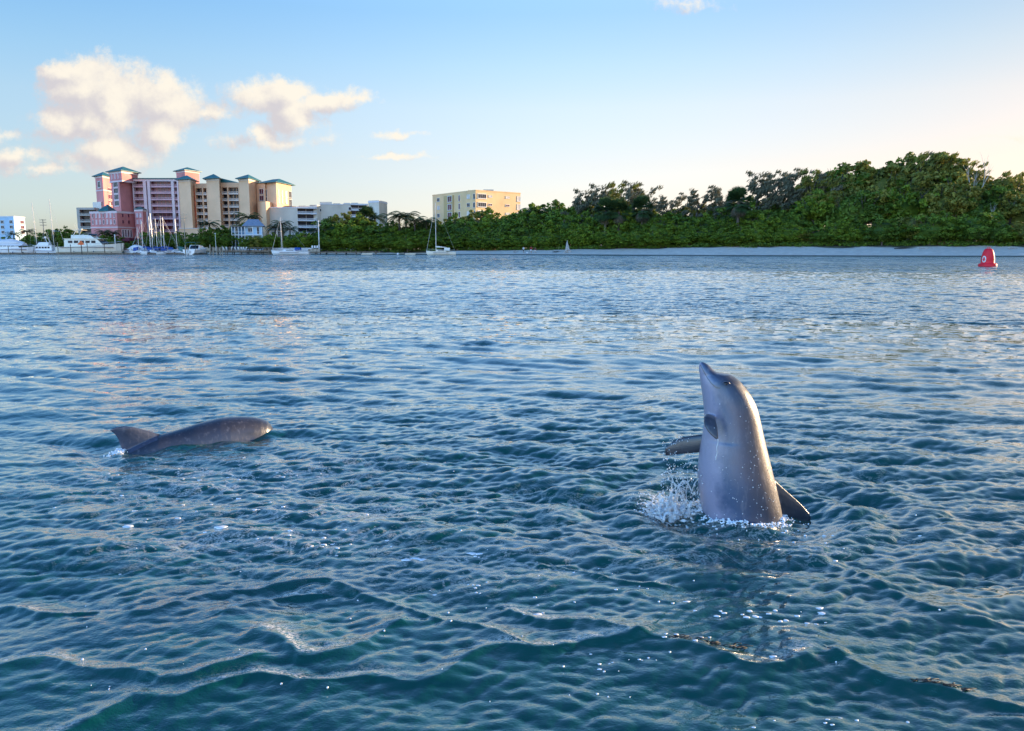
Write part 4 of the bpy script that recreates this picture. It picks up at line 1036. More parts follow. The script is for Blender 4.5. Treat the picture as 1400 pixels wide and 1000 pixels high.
def trunk_limbs(seed, h, r, spread, n=5, lean=.3):
    g = random.Random(seed); mb = MB()
    top = Vector((g.uniform(-lean, lean), g.uniform(-lean, lean), h * .55))
    mb.path([(0, 0, -.3), (top.x * .3, top.y * .3, h * .25), top], [r * 1.25, r, r * .8], 7)
    for i in range(n):
        a = 2 * math.pi * i / n + g.uniform(-.4, .4); e = Vector((math.cos(a) * spread * g.uniform(.5, .9), math.sin(a) * spread * g.uniform(.5, .9), h * g.uniform(.75, .98)))
        s = top * g.uniform(.55, 1.0); mid = (s + e) / 2 + Vector((0, 0, -.06 * h))
        mb.path([s, mid, e], [r * .55, r * .38, r * .12], 5)
        for q in range(2):
            e2 = e + Vector((g.uniform(-1, 1), g.uniform(-1, 1), g.uniform(.1, .8))) * spread * .3
            mb.path([mid, (mid + e2) / 2 + Vector((0, 0, .05 * h)), e2], [r * .3, r * .2, r * .07], 4)
    return mb
HOLD = Vector((0, 0, 0))
PROTO_BUILT = {}
def tree_proto(kind, leafm, name, trunkm='bark'):
    """builds a template (root, crown, trunk); the first placement uses it, later ones copy it"""
    root = bpy.data.objects.new(name, None); root.empty_display_size = .5
    PARTS = kind()
    for nm, me_or_mb, mt in PARTS:
        if isinstance(me_or_mb, MB):
            me = bpy.data.meshes.new(nm); me.from_pydata(me_or_mb.v, [], me_or_mb.f); me.materials.append(M[mt]); me.update()
        else:
            v, f, t = me_or_mb; me = np_mesh(nm, v, f, M[mt or leafm], smooth=False); attr(me, 'tone', t)
        o = bpy.data.objects.new(nm, me); o.parent = root; KIDS.setdefault(root, []).append(o)
    return root
def place(proto, loc, scale, rz, label, cat, group, squash=1.0):
    if proto not in PROTO_BUILT:
        PROTO_BUILT[proto] = True; c = proto; COL.objects.link(c)
        for k in KIDS[proto]: COL.objects.link(k)
    else: c = copy_tree(proto, KIDS)
    c.location = loc; c.scale = (scale * squash, scale * squash, scale); c.rotation_euler = (0, 0, rz)
    return tag(c, label, cat, group)
# every template is normalised to a height of about 8 m
def k_bush(seed, rx=4.6, zc=3.9, rz_=4.1, **kw):
    return lambda: [('crown', crown_bush(seed, rx, rz_, zc, kw.get('nc', 120), kw.get('per', 46), kw.get('leaf', .17), lumps=kw.get('lumps', 6)), None), ('trunk', trunk_limbs(seed, 7.2, .22, 3.4), 'bark')]
def k_tall(seed):
    return lambda: [('crown', crown_bush(seed, 3.7, 2.9, 5.2, 105, 46, .16, zmin=1.5, core=.6, rough=.45, lumps=7), None), ('trunk', trunk_limbs(seed, 7.6, .24, 3.0), 'bark')]
def k_feather(seed, lean=1.0):
    def f():
        g = np.random.default_rng(seed); tr = random.Random(seed); mb = MB(); cs = []
        mb.path([(0, 0, -.3), (.2 * lean, 0, 2.5), (.7 * lean, 0, 5.5)], [.2, .16, .09], 6)
        for i in range(17):
            h = 2.2 + 5.4 * (i / 17) ** .8; a = tr.uniform(0, 2 * math.pi); L_ = (4.6 - .30 * h) * tr.uniform(.6, 1.0)
            s = Vector((.13 * h * lean, 0, min(h, 5.4) * .92)); e = s + Vector((math.cos(a) * L_ + .8 * lean, math.sin(a) * L_, (h - s.z) + L_ * .38))
            e.z = min(e.z, 8.0 + tr.uniform(-.5, .1)); mid = (s + e) / 2 + Vector((0, 0, .25)); mb.path([s, mid, e], [.07, .045, .015], 4)
            for t in (.45, .62, .78, .9, 1.0): p = s.lerp(e, t) + Vector((tr.uniform(-.35, .35), tr.uniform(-.35, .35), tr.uniform(-.1, .35))); cs.append(p)
        cs = np.array([tuple(c) for c in cs]); n = len(cs)
        v, q, t = leaf_cloud(g, cs, g.uniform(.30, .62, n), 20, .075, np.clip(g.normal(.5, .25, n), 0, 1), squash=.55, elong=3.6, slant=(.55, 0, .55))
        return [('crown', (v, q, t), None), ('trunk', mb, 'bark')]
    return f
def frond(mbv, mbf, tn, g, base, az, L_, rise, droop, leaflet=.5, n=12, tone=.5):
    d = np.array([math.cos(az), math.sin(az), 0]); side = np.array([-math.sin(az), math.cos(az), 0])
    for i in range(n):
        t0 = (i + .3) / n; p = base + d * (L_ * t0 * (1 - .18 * t0)) + np.array([0, 0, rise * t0 * L_ - droop * L_ * t0 * t0])
        for s in (-1, 1):
            ll = leaflet * (1 - abs(t0 - .45) * 1.1) * g.uniform(.8, 1.15); wd = .07
            q = p + side * s * ll + d * ll * .5 + np.array([0, 0, -ll * .45])
            b = len(mbv); mbv += [tuple(p - d * wd), tuple(p + d * wd * 1.2), tuple(q + d * .03), tuple(q - d * .03)]; mbf.append((b, b + 1, b + 2, b + 3)); tn += [tone] * 4
def k_coco(seed, fan=False):
    def f():
        g = np.random.default_rng(seed); v = []; q = []; tn = []
        tr = random.Random(seed); lx = tr.uniform(-.6, .6)
        mb = MB(); mb.path([(0, 0, -.3), (lx * .3, 0, 2.4), (lx * .8, 0, 4.6), (lx, 0, 6.2)], [.24, .17, .15, .13], 8)
        top = np.array([lx, 0, 6.2])
        for i in range(24):
            az = i * 2.4; k = i / 24; frond(v, q, tn, g, top, az, tr.uniform(2.3, 2.9), 1.1 - 1.5 * k, .95 - .1 * k, .62, 13, float(np.clip(g.normal(.5, .2), 0, 1)))
        return [('crown', (np.array(v), np.array(q), np.array(tn)), None), ('trunk', mb, 'bark')]
    return f
def k_fan(seed):
    def f():
        g = np.random.default_rng(seed); v = []; q = []; tn = []
        mb = MB(); mb.path([(0, 0, -.3), (.05, 0, 2), (0, 0, 5.4)], [.27, .22, .2], 8)
        def fans(n, zlo, zhi, L_, v, q, tn):
            for i in range(n):
                az = g.uniform(0, 2 * math.pi); el_ = g.uniform(zlo, zhi)
                d = np.array([math.cos(az) * math.cos(el_), math.sin(az) * math.cos(el_), math.sin(el_)]); s = np.array([-math.sin(az), math.cos(az), 0]); u = np.cross(d, s)
                c = np.array([0, 0, 5.4]) + d * L_ * .42; tone = float(np.clip(g.normal(.45, .2), 0, 1))
                for k in range(13):
                    a = -1.25 + 2.5 * k / 12; e = d * math.cos(a) + s * math.sin(a); tip = c + e * L_ * .55 + np.array([0, 0, -.28 * abs(math.sin(a)) - .12]); w_ = (s * math.cos(a) - d * math.sin(a)) * .085
                    m_ = c + e * L_ * .3; b = len(v); v += [tuple(c), tuple(m_ - w_), tuple(tip), tuple(m_ + w_)]; q.append((b, b + 1, b + 2, b + 3)); tn += [tone] * 4
        fans(64, -.7, 1.45, 2.5, v, q, tn)
        v2, q2, t2 = [], [], []; fans(20, -1.35, -.75, 2.0, v2, q2, t2)
        return [('crown', (np.array(v), np.array(q), np.array(tn)), None), ('dead_fronds', (np.array(v2), np.array(q2), np.array(t2)), 'leaf_dry'), ('trunk', mb, 'bark')]
    return f
def k_dead(seed, dens=4):
    def f():
        tr = random.Random(seed); mb = MB()
        def br(p, d, L_, r, lv):
            mid = p + d * L_ * .5 + Vector((tr.uniform(-.1, .1), 0, 0)) * L_; e = p + d * L_ + Vector((tr.uniform(-.12, .12), tr.uniform(-.1, .1), 0)) * L_
            mb.path([p, mid, e], [r, r * .8, r * .55], 5)
            if lv <= 0: return
            for i in range(2 + (lv > 1)):
                nd = (d + Vector((tr.uniform(-.75, .75), tr.uniform(-.5, .5), tr.uniform(-.1, .45)))).normalized(); br(e if i else mid, nd, L_ * tr.uniform(.5, .72), r * .55, lv - 1)
        br(Vector((0, 0, -.2)), Vector((.05, 0, 1)), 3.9, .16, dens)
        return [('trunk', mb, 'deadwood')]
    return f
PB = {}
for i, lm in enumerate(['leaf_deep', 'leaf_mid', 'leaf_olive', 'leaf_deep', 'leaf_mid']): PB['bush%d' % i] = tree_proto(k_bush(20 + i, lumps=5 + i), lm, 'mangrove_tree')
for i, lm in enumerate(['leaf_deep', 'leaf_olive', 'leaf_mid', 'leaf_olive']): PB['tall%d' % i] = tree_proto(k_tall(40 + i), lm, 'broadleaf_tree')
for i, lm in enumerate(['leaf_grey', 'leaf_olive', 'leaf_grey']): PB['fea%d' % i] = tree_proto(k_feather(60 + i), lm, 'casuarina_tree')
PB['coco0'] = tree_proto(k_coco(80), 'leaf_palm', 'coconut_palm'); PB['coco1'] = tree_proto(k_coco(81), 'leaf_palm', 'coconut_palm')
PB['fan0'] = tree_proto(k_fan(90), 'leaf_palm', 'fan_palm')
PB['dead0'] = tree_proto(k_dead(95), None, 'dead_tree'); PB['dead1'] = tree_proto(k_dead(97, 3), None, 'dead_tree')
TONE = {'bush0': 'deep green', 'bush1': 'bright green', 'bush2': 'olive', 'bush3': 'dark', 'bush4': 'leafy green', 'tall0': 'deep green', 'tall1': 'olive', 'tall2': 'bright green', 'tall3': 'yellowish olive'}
def gz_at(x, Y): return float(land_z(np.array([x]), np.array([Y]))[0])
def plant(key, px, pytop, Y, label, cat, group, rz=None, squash=1.0, href=8.0, zbase=None):
    x = wx(px, Y, (pytop + 330) / 2); zb = gz_at(x, Y) if zbase is None else zbase; h = zt(pytop, Y) - zb
    return place(PB[key], (x, Y, zb - .05), max(.12, h / href), random.uniform(0, 6.28) if rz is None else rz, label, cat, group, squash)

SKY_ = [(428, 316), (440, 303), (458, 296), (475, 292), (500, 295), (515, 303), (535, 304), (555, 303), (575, 300), (600, 303), (620, 297), (640, 292), (665, 288), (690, 293), (705, 295), (722, 283), (740, 279), (760, 281), (780, 279), (800, 276), (830, 274), (870, 276), (900, 284), (930, 285),
        (960, 280), (990, 276), (1020, 272), (1060, 268), (1085, 258), (1105, 251), (1125, 240), (1150, 231), (1175, 229), (1200, 228), (1222, 226), (1240, 221), (1262, 217), (1285, 218), (1305, 226), (1325, 236), (1345, 237), (1362, 238), (1385, 245), (1400, 250), (1440, 252)]
def skyl(px): return float(np.interp(px, [a for a, b in SKY_], [b for a, b in SKY_]))
LM = [(430, 'green chair platform'), (517, 'grey end tower'), (603, 'small cream sailboat'), (725, 'people on the sand'), (776, 'bleached stump'), (1010, 'tall fan palm'), (1350, 'red buoy')]
rows = [('front row at the water edge', 21, .40, 17, ['bush1', 'bush0', 'bush4', 'bush3', 'bush1', 'bush2', 'bush0']),
        ('second row of the island wood', 24, .72, 31, ['bush0', 'tall2', 'bush4', 'tall0', 'bush2', 'bush3', 'tall1']),
        ('skyline row of the island wood', 22, 1.0, 50, ['tall0', 'bush4', 'tall1', 'bush0', 'tall3', 'tall0', 'bush2']),
        ('inner row of the island wood', 30, .84, 41, ['bush0', 'bush3', 'bush4'])]
for ri, (rname, step, fr_, off, kinds) in enumerate(rows):
    lst = []
    px = 432 + ri * 9
    while px < 1425:
        lst.append(px + random.uniform(-4, 4)); px += step
    counts = {}
    for i, px in enumerate(sorted(lst)):
        x0 = wx(px, float(shore_y(wx(px, 240))), 320); ysh = float(shore_y(x0))
        left = px < 600
        o_ = (off if not left else (5, 11, 17, 14)[ri]) + random.uniform(-2.5, 2.5)
        Y = ysh + o_
        top = skyl(px); base = 338
        pyt = base - (base - top) * (fr_ + random.uniform(-.13, .08) * (1 if ri < 2 else .5))
        if ri == 0: pyt = min(pyt, 322)
        # warm olive crowns gather on the right, deep green on the left, as seen in the photo
        key = kinds[(i * 3 + ri) % len(kinds)] if px > 1060 else kinds[(i * 2) % 4]
        if px < 1060 and key in ('bush2', 'tall1', 'tall3') and random.random() < .7: key = 'bush1'
        if px > 1100 and ri and random.random() < .4: key = random.choice(['bush2', 'tall1', 'tall3'])
        lm = min(LM, key=lambda q: abs(q[0] - px)); sd = 'right' if px >= lm[0] else 'left'
        ck = (lm[1], sd); lst2 = [p for p in lst if min(LM, key=lambda q: abs(q[0] - p)) == lm and ((p >= lm[0]) == (px >= lm[0]))]
        lst2.sort(key=lambda p: abs(p - lm[0])); o = ordn[lst2.index(px)]
        lab = '%s tree, %s %s of the %s, %s' % (TONE[key], o, sd, lm[1], rname.replace(' of the island wood', '').replace(' at the water edge', ''))
        sq = 1.0 if ri else 1.25
        h_ = (zt(pyt, Y) - gz_at(wx(px, Y), Y)) / 8
        wneed = (step * 1.0 * Y / F / 4.2) / max(h_, .05)
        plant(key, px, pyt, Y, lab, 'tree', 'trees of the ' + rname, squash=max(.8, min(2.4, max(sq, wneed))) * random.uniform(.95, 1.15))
# undergrowth closing the wood floor
ug = np.random.default_rng(5); cs = []
for px in np.arange(432, 1460, 1.6):
    x0 = wx(px, 230); 
    ys = float(shore_y(wx(px, float(shore_y(x0)))))
    for q in range(3):
        Y = ys + (14.0 if px > 600 else 3.0) + q * 2.2 + ug.uniform(-.6, 1.2) + .9 * math.sin(px * .09); x = wx(px + ug.uniform(-2, 2), Y, 335)
        cs.append((x, Y, gz_at(x, Y) + ug.uniform(.2, .9 + .5 * q)))
cs = np.array(cs)
v, f, t = leaf_cloud(ug, cs, ug.uniform(.5, .9, len(cs)), 22, .15, np.clip(ug.normal(.4, .25, len(cs)), 0, 1))
me = np_mesh('undergrowth', v, f, M['leaf_deep'], smooth=False); attr(me, 'tone', t)
o = bpy.data.objects.new('undergrowth', me); COL.objects.link(o); tag(o, 'dense dark undergrowth closing the foot of the wood behind the sand', 'undergrowth', kind='stuff')
# the island goes on to the right of the picture (shades the beach)
for i in range(16):
    x = 150 + i * 11 + random.uniform(-3, 3); Y = float(shore_y(x)) + 18 + (i % 3) * 9
    place(PB[('tall0', 'bush0', 'tall1', 'bush4')[i % 4]], (x, Y, gz_at(x, Y)), random.uniform(1.7, 2.3), i, ordn[i] + ' tree of the wood from the left beyond the right picture edge', 'tree', 'trees beyond the right picture edge')
# feathery trees on the skyline
for i, (px, pt_, dy, key) in enumerate([(790, 261, 40, 'fea0'), (812, 254, 42, 'fea0'), (838, 252, 44, 'fea1'), (860, 250, 42, 'fea0'), (906, 266, 44, 'fea2'), (948, 257, 46, 'fea2'), (978, 257, 48, 'fea0'), (1028, 237, 44, 'fea0'), (1052, 234, 46, 'fea2'), (1072, 236, 46, 'fea0'),
                                        (1100, 234, 44, 'fea1'), (1118, 236, 46, 'fea0'), (1242, 215, 52, 'fea1'), (1262, 212, 54, 'fea1'), (1280, 211, 55, 'fea0'), (1300, 222, 50, 'fea1'), (1376, 237, 46, 'fea1')]):
    Y = float(shore_y(wx(px, 240))) + dy
    plant(key, px, pt_, Y, ordn[i] + ' wispy feathery tree from the left along the island skyline', 'tree', 'feathery trees on the skyline', rz=random.uniform(-.4, .4), squash=1.0)
# palms
for i, (px, pt_, Y, key, lab) in enumerate([
    (19, 313, 330, 'coco0', 'small palm before the pale blue block at the far left'), (37, 308, 330, 'coco1', 'thin palm standing alone just right of the pale blue block'),
    (143, 309, 300, 'coco0', 'dark bushy palm left of the pair before the pink annex'), (155, 310, 302, 'coco1', 'dark bushy palm right of the pair before the pink annex'),
    (287, 294, 300, 'coco0', 'palm before the peach hotel wing above the dark trees'), (340, 282, 316, 'coco1', 'palm with full green head rising left above the blue house roof'),
    (376, 301, 300, 'coco0', 'reddish dark palm at the right corner of the blue house'), (386, 294, 302, 'coco1', 'tallest palm behind the mast of the anchored sailboat'), (395, 304, 300, 'coco0', 'lower palm just right of the anchored sailboat mast'), (433, 306, 312, 'coco1', 'slender small palm before the grey balconies'),
    (502, 277, 320, 'fan0', 'shaggy palm before the right balconies of the grey condominium'), (515, 284, 320, 'coco0', 'palm leaning on the wall of the grey end tower'),
    (546, 281, 300, 'coco1', 'left one of two slim palms against the sky right of the grey tower'), (553, 280, 302, 'coco0', 'right one of two slim palms against the sky right of the grey tower'),
    (569, 288, 296, 'coco0', 'left bushy palm against the sky before the yellow condominium'), (583, 290, 297, 'coco1', 'right bushy palm at the left edge of the yellow condominium'),
    (733, 274, 302, 'coco0', 'palm top just right of the yellow condominium'), (828, 265, 272, 'fan0', 'left round headed fan palm in the wood above the sand'), (846, 266, 271, 'fan0', 'middle round headed fan palm in the wood above the sand'), (878, 262, 268, 'fan0', 'largest round headed fan palm right of its two neighbours'),
    (1009, 250, 250, 'fan0', 'tall dark fan palm with drooping dead fronds beside the white frame')]):
    plant(key, px, pt_, Y, lab, 'palm', 'palm trees', href=8.1 if key != 'fan0' else 7.9, squash=1.25 if key != 'fan0' else .85)
# marina and hotel garden trees
gard = [(48, 318, 306, 'bush3'), (70, 314, 308, 'bush0'), (88, 312, 306, 'bush4'), (99, 314, 310, 'bush1'), (10, 324, 312, 'bush0'), (128, 324, 306, 'bush0'), (148, 318, 300, 'bush3'), (146, 327, 294, 'bush1'),
        (177, 330, 300, 'bush3'), (206, 318, 300, 'bush0'), (221, 316, 304, 'bush4'), (238, 317, 304, 'bush0'), (256, 321, 300, 'bush3'), (272, 316, 298, 'bush0'), (287, 312, 300, 'bush0'), (302, 313, 300, 'bush3'), (311, 309, 306, 'bush1'), (327, 305, 318, 'bush1'),
        (340, 323, 292, 'bush1'), (352, 322, 292, 'bush2'), (364, 321, 292, 'bush1'), (375, 320, 296, 'bush4'), (392, 324, 294, 'bush4'), (404, 318, 296, 'bush0'), (418, 318, 296, 'bush4')]
for i, (px, pt_, Y, key) in enumerate(gard):
    plant(key, px, pt_, Y, '%s rounded shore tree, %s from the left along the marina front' % (TONE[key], ordn[i]), 'tree', 'garden trees along the marina', zbase=1.1, squash=1.35 if pt_ > 312 else 1.1)
# bare trees
plant('dead0', 1331, 210, 238, 'tall bare bleached tree reaching above the skyline left of the red buoy', 'dead tree', None, rz=.3, href=9.5, squash=.7)
plant('dead1', 1356, 285, 222, 'pale leafless trunk forking at the wood edge above the red buoy', 'dead tree', None, rz=1.2, href=7.5, squash=.6)
plant('dead1', 1316, 262, 238, 'thin pale leafless trunk in the olive crowns left of the tall bare tree', 'dead tree', None, rz=2.2, href=8, squash=.6)
# bleached stump at the end of the sand, driftwood
Ys = float(shore_y(wx(776, 240))) + 4.5; xs_ = wx(776, Ys, 335); g0 = gz_at(xs_, Ys)
st = MB()
for (dx, h, r) in ((-.45, 3.3, .16), (-.1, 3.9, .2), (.3, 2.8, .22), (.7, 1.4, .25)):
    st.path([(dx * 1.6, random.uniform(-.3, .3), -.3), (dx, 0, h * .4), (dx * .7, 0, h * .75), (dx * .5 - .1, 0, h)], [r * 1.7, r * 1.2, r, r * .35], 7)
for a in (.2, 2.8, 4, 5.4): st.path([(0, 0, .4), (math.cos(a) * .8, math.sin(a) * .6, .15), (math.cos(a) * 1.7, math.sin(a) * 1.2, -.1)], [.25, .18, .08], 6)
o = st.build('tree_stump', 'deadwood', None, True); o.location = (xs_, Ys, g0); tag(o, 'bleached broken tree stump standing where the sand begins', 'stump')
def driftwood(px, py_off, L_, rz, lab, mt='deadwood'):
    Y = float(shore_y(wx(px, 230))) + py_off; x = wx(px, Y, 340); m = MB(); m.path([(-L_ / 2, 0, .1), (-L_ * .1, .1, .18), (L_ / 2, 0, .12)], [.14, .17, .06], 6); m.path([(0, 0, .15), (L_ * .12, .3, .6)], [.08, .03], 5); m.path([(-L_ * .3, 0, .15), (-L_ * .36, -.3, .5)], [.07, .03], 5)
    o = m.build('driftwood', mt, None, True); o.location = (x, Y, gz_at(x, Y)); o.rotation_euler = (0, 0, rz); tag(o, lab, 'driftwood', 'driftwood on the beach')
driftwood(1236, 13, 5.5, .1, 'long dark fallen branch on the beach top left of the buoy', 'wood_dark'); driftwood(1262, 13, 3.0, -.2, 'short pale driftwood right of the long dark branch'); driftwood(762, 5, 3.2, .25, 'dark root just left of the bleached stump', 'wood_dark'); driftwood(705, 6, 2.2, .6, 'grey branch on the sand left of the people'); driftwood(1385, 14, 3.0, .3, 'pale branch under the wood at the right edge')
# white frame on the hill
Yf = float(shore_y(wx(1028, 230))) + 40
wf = empty('frame', (wx(1028, Yf, 287), Yf, gz_at(wx(1028, Yf), Yf)), 'white square post frame half buried in shrubs beside the tall fan palm', 'frame')
zf = zt(284, Yf) - wf.location.z
for sx in (-.95, 0, .95): MB().box((sx, 0, zf / 2), (.16, .16, zf)).build('post', 'whitepaint', wf, absolute=False)
MB().box((0, 0, zf), (2.3, .2, .2)).build('crossbar', 'whitepaint', wf, absolute=False)

# ------------------------------------------------------------------ organic bodies
def remeshed(name, mb, m, voxel, smooth=6, parent=None, fac=.5):
    me = bpy.data.meshes.new(name); me.from_pydata(mb.v, [], mb.f); me.update()
    bm = bmesh.new(); bm.from_mesh(me); bmesh.ops.recalc_face_normals(bm, faces=bm.faces); bm.to_mesh(me); bm.free()
    t = bpy.data.objects.new(name, me); COL.objects.link(t)
    rm = t.modifiers.new('r', 'REMESH'); rm.mode = 'VOXEL'; rm.voxel_size = voxel
    sm = t.modifiers.new('s', 'SMOOTH'); sm.iterations = smooth; sm.factor = fac
    dg = bpy.context.evaluated_depsgraph_get(); dg.update()
    me2 = bpy.data.meshes.new_from_object(t.evaluated_get(dg)); bpy.data.objects.remove(t); me2.name = name
    me2.polygons.foreach_set('use_smooth', [True] * len(me2.polygons)); me2.materials.clear()
    if m is not None: me2.materials.append(m if not isinstance(m, str) else M[m])
    o = bpy.data.objects.new(name, me2); COL.objects.link(o)
    if parent: o.parent = parent; KIDS.setdefault(parent, []).append(o)
    return o
def capsule_fig(pose):
    mb = MB()
    for pts, rads in pose: mb.path(pts, rads, 10)
    return mb
def person(px, pyfoot, hgt, shirt, shorts, lab, arm=.15, step=.12, rz=0, lean=0.0):
    Y = float(shore_y(wx(px, 240))) + 3.5; x = wx(px, Y, 343); z = gz_at(x, Y)
    r = empty('person', (x, Y, z), lab, 'person'); r.rotation_euler = (0, 0, rz); s = hgt / 1.75; r.scale = (s, s, s)
    legs = [([(q * .1, q * step * .5, .92), (q * .11, q * step + .03, .50), (q * .11, q * step * 1.6, .08)], [.095, .062, .042]) for q in (-1, 1)]
    feet = [([(q * .11, q * step * 1.6 + .05, .05), (q * .12, q * step * 1.6 - .17, .04)], [.045, .035]) for q in (-1, 1)]
    arms = [([(q * .19, 0, 1.42), (q * (.24 + arm), .02, 1.14), (q * (.22 + arm * .8), -.12, .88)], [.055, .042, .032]) for q in (-1, 1)]
    hands = [([(q * (.22 + arm * .8), -.12, .88), (q * (.22 + arm * .8), -.15, .76)], [.034, .022]) for q in (-1, 1)]
    torso = [([(0, 0, .90), (0, 0, 1.1), (0, lean * .5, 1.3), (0, lean, 1.45)], [.15, .135, .17, .10]), ([(-.17, lean, 1.42), (.17, lean, 1.42)], [.06, .06])]
    head = [([(0, lean, 1.45), (0, lean - .01, 1.56)], [.058, .055]), ([(0, lean - .01, 1.54), (0, lean - .01, 1.60), (0, lean, 1.68), (0, lean, 1.75)], [.055, .085, .09, .05]), ([(0, lean - .08, 1.62), (0, lean - .115, 1.61)], [.02, .015])]
    remeshed('body', capsule_fig(legs + feet + arms + hands + torso + head), 'skin', .022, 3, r)
    remeshed('shirt', capsule_fig([([(0, 0, .92), (0, 0, 1.1), (0, lean * .5, 1.3), (0, lean, 1.46)], [.17, .16, .19, .12]), ([(-.19, lean, 1.41), (.19, lean, 1.41)], [.08, .08])] + [([(q * .18, 0, 1.42), (q * (.24 + arm * .8), .02, 1.2)], [.08, .065]) for q in (-1, 1)]), shirt, .022, 3, r)
    remeshed('shorts', capsule_fig([([(q * .09, q * step * .5, .96), (q * .11, q * step, .55)], [.12, .095]) for q in (-1, 1)]), shorts, .022, 2, r)
    remeshed('hair', capsule_fig([([(0, lean + .025, 1.63), (0, lean + .02, 1.72), (0, lean + .01, 1.78)], [.09, .10, .05])]), 'hair', .02, 2, r)
person(715.8, 345, 2.15, 'shirt_white', 'cloth_dark', 'person in a white shirt and dark shorts standing alone left of the other two', .1, .1, .6)
person(726.3, 345, 2.2, 'shirt_red', 'shirt_white', 'person in a dark red top and white shorts in the middle of the beach group', .25, .12, .2)
person(731.8, 345, 1.85, 'maroon', 'whitepaint', 'shorter person in a maroon top at the right of the beach group', .08, .1, -.4)
Y = float(shore_y(wx(721, 240))) + 3.2; x = wx(721, Y)
bg_ = remeshed('beach_bag', MB().blob((0, 0, .18), (.38, .22, .2), 10, 8).path([(-.2, 0, .3), (0, 0, .55), (.2, 0, .3)], [.03, .03, .03], 6), 'shirt_white', .03, 2); bg_.location = (x, Y, gz_at(x, Y)); tag(bg_, 'small white bag lying on the sand between the white shirt and red top', 'bag')

# ------------------------------------------------------------------ red buoy
bp_ = ground(1350, 364.5); kpx = bp_.y / F
bo = empty('buoy', (bp_.x, bp_.y, 0), 'red nun buoy with a white number floating off the beach at the right edge', 'buoy')
bo.rotation_euler = (R(1.5), R(-2), 0)
prof = [(.02, -6), (9.5, -5), (11.2, -1.5), (11.3, .8), (11.1, 3.2), (10.7, 3.8), (8.6, 4.2), (8.3, 5.2), (8.1, 9), (7.9, 13), (7.1, 17), (6.0, 20.5), (4.9, 22.8), (3.6, 23.8), (1.5, 24.2), (.02, 24.25)]
MB().lathe([(r_ * kpx, z_ * kpx) for r_, z_ in prof], n=40).build('body', 'red', bo, True, absolute=False)
MB().lathe([(8.45 * kpx, 9.0 * kpx), (8.45 * kpx, 9.5 * kpx), (8.1 * kpx, 9.5 * kpx), (8.1 * kpx, 9.0 * kpx)], n=40).lathe([(11.5 * kpx, .6 * kpx), (11.6 * kpx, 1.4 * kpx), (11.2 * kpx, 1.4 * kpx), (11.2 * kpx, .6 * kpx)], n=40).build('rim', 'red', bo, True, absolute=False)
lg = MB()
for q in (-1, 1): lg.path([(q * .16, 0, 24 * kpx), (q * .16, 0, 25.2 * kpx), (0, 0, 26 * kpx)], [.03, .03, .03], 6)
lg.build('lifting_ring', 'red', bo, absolute=False)
cu_ = bpy.data.curves.new('number', 'FONT'); cu_.body = '0'; cu_.size = .95; cu_.align_x = 'CENTER'; cu_.extrude = .004; cu_.offset = .012
to = bpy.data.objects.new('number', cu_); COL.objects.link(to); dg = bpy.context.evaluated_depsgraph_get(); dg.update()
nm_ = bpy.data.meshes.new_from_object(to.evaluated_get(dg)); bpy.data.objects.remove(to)
bm = bmesh.new(); bm.from_mesh(nm_); bmesh.ops.subdivide_edges(bm, edges=bm.edges, cuts=2); 
for v_ in bm.verts:
    a = -R(120) - R(34) + v_.co.x / (8.2 * kpx); z_ = 6.0 * kpx + v_.co.y
    rr_ = (float(np.interp(z_ / kpx, [5.2, 9, 13, 17], [8.3, 8.1, 7.9, 7.1])) + .25) * kpx + v_.co.z
    v_.co = Vector((math.cos(a) * rr_, math.sin(a) * rr_, z_))
bm.to_mesh(nm_); bm.free(); nm_.materials.clear(); nm_.materials.append(M['whitepaint']); no = bpy.data.objects.new('number', nm_); COL.objects.link(no); no.parent = bo

# ------------------------------------------------------------------ dolphins
dm = bpy.data.materials.new('wet_dolphin_skin'); dm.use_nodes = True
nt = dm.node_tree; nt.nodes.clear(); N = NT(nt)
tcn = N.n('ShaderNodeTexCoord'); po = tcn.outputs['Object']
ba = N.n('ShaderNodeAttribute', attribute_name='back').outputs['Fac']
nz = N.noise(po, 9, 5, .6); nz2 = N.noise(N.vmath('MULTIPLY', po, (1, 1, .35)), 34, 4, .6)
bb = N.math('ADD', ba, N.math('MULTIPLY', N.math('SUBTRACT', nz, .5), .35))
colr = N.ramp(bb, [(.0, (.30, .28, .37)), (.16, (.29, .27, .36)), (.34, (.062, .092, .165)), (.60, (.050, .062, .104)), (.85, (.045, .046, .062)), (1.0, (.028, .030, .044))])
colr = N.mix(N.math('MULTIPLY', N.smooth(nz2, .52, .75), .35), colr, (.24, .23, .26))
dk_ = N.n('ShaderNodeAttribute', attribute_name='mark').outputs['Fac']
colr = N.mix(dk_, colr, (.02, .022, .032))
p = N.n('ShaderNodeBsdfPrincipled'); nt.links.new(colr, p.inputs['Base Color'])
nt.links.new(N.math('MULTIPLY_ADD', nz2, .25, .22), p.inputs['Roughness']); p.inputs['Specular IOR Level'].default_value = .5
p.inputs['Coat Weight'].default_value = .55; p.inputs['Coat Roughness'].default_value = .26
b = N.n('ShaderNodeBump'); b.inputs['Strength'].default_value = .5; b.inputs['Distance'].default_value = .003
nt.links.new(N.math('ADD', N.noise(po, 60, 4, .65), N.math('MULTIPLY', N.noise(po, 220, 3, .6), .5)), b.inputs['Height']); nt.links.new(b.outputs[0], p.inputs['Normal'])
o_ = N.n('ShaderNodeOutputMaterial'); nt.links.new(p.outputs[0], o_.inputs[0])
eye_m = mat('dolphin_eye', (.008, .008, .012), .06, .6, var=.1)
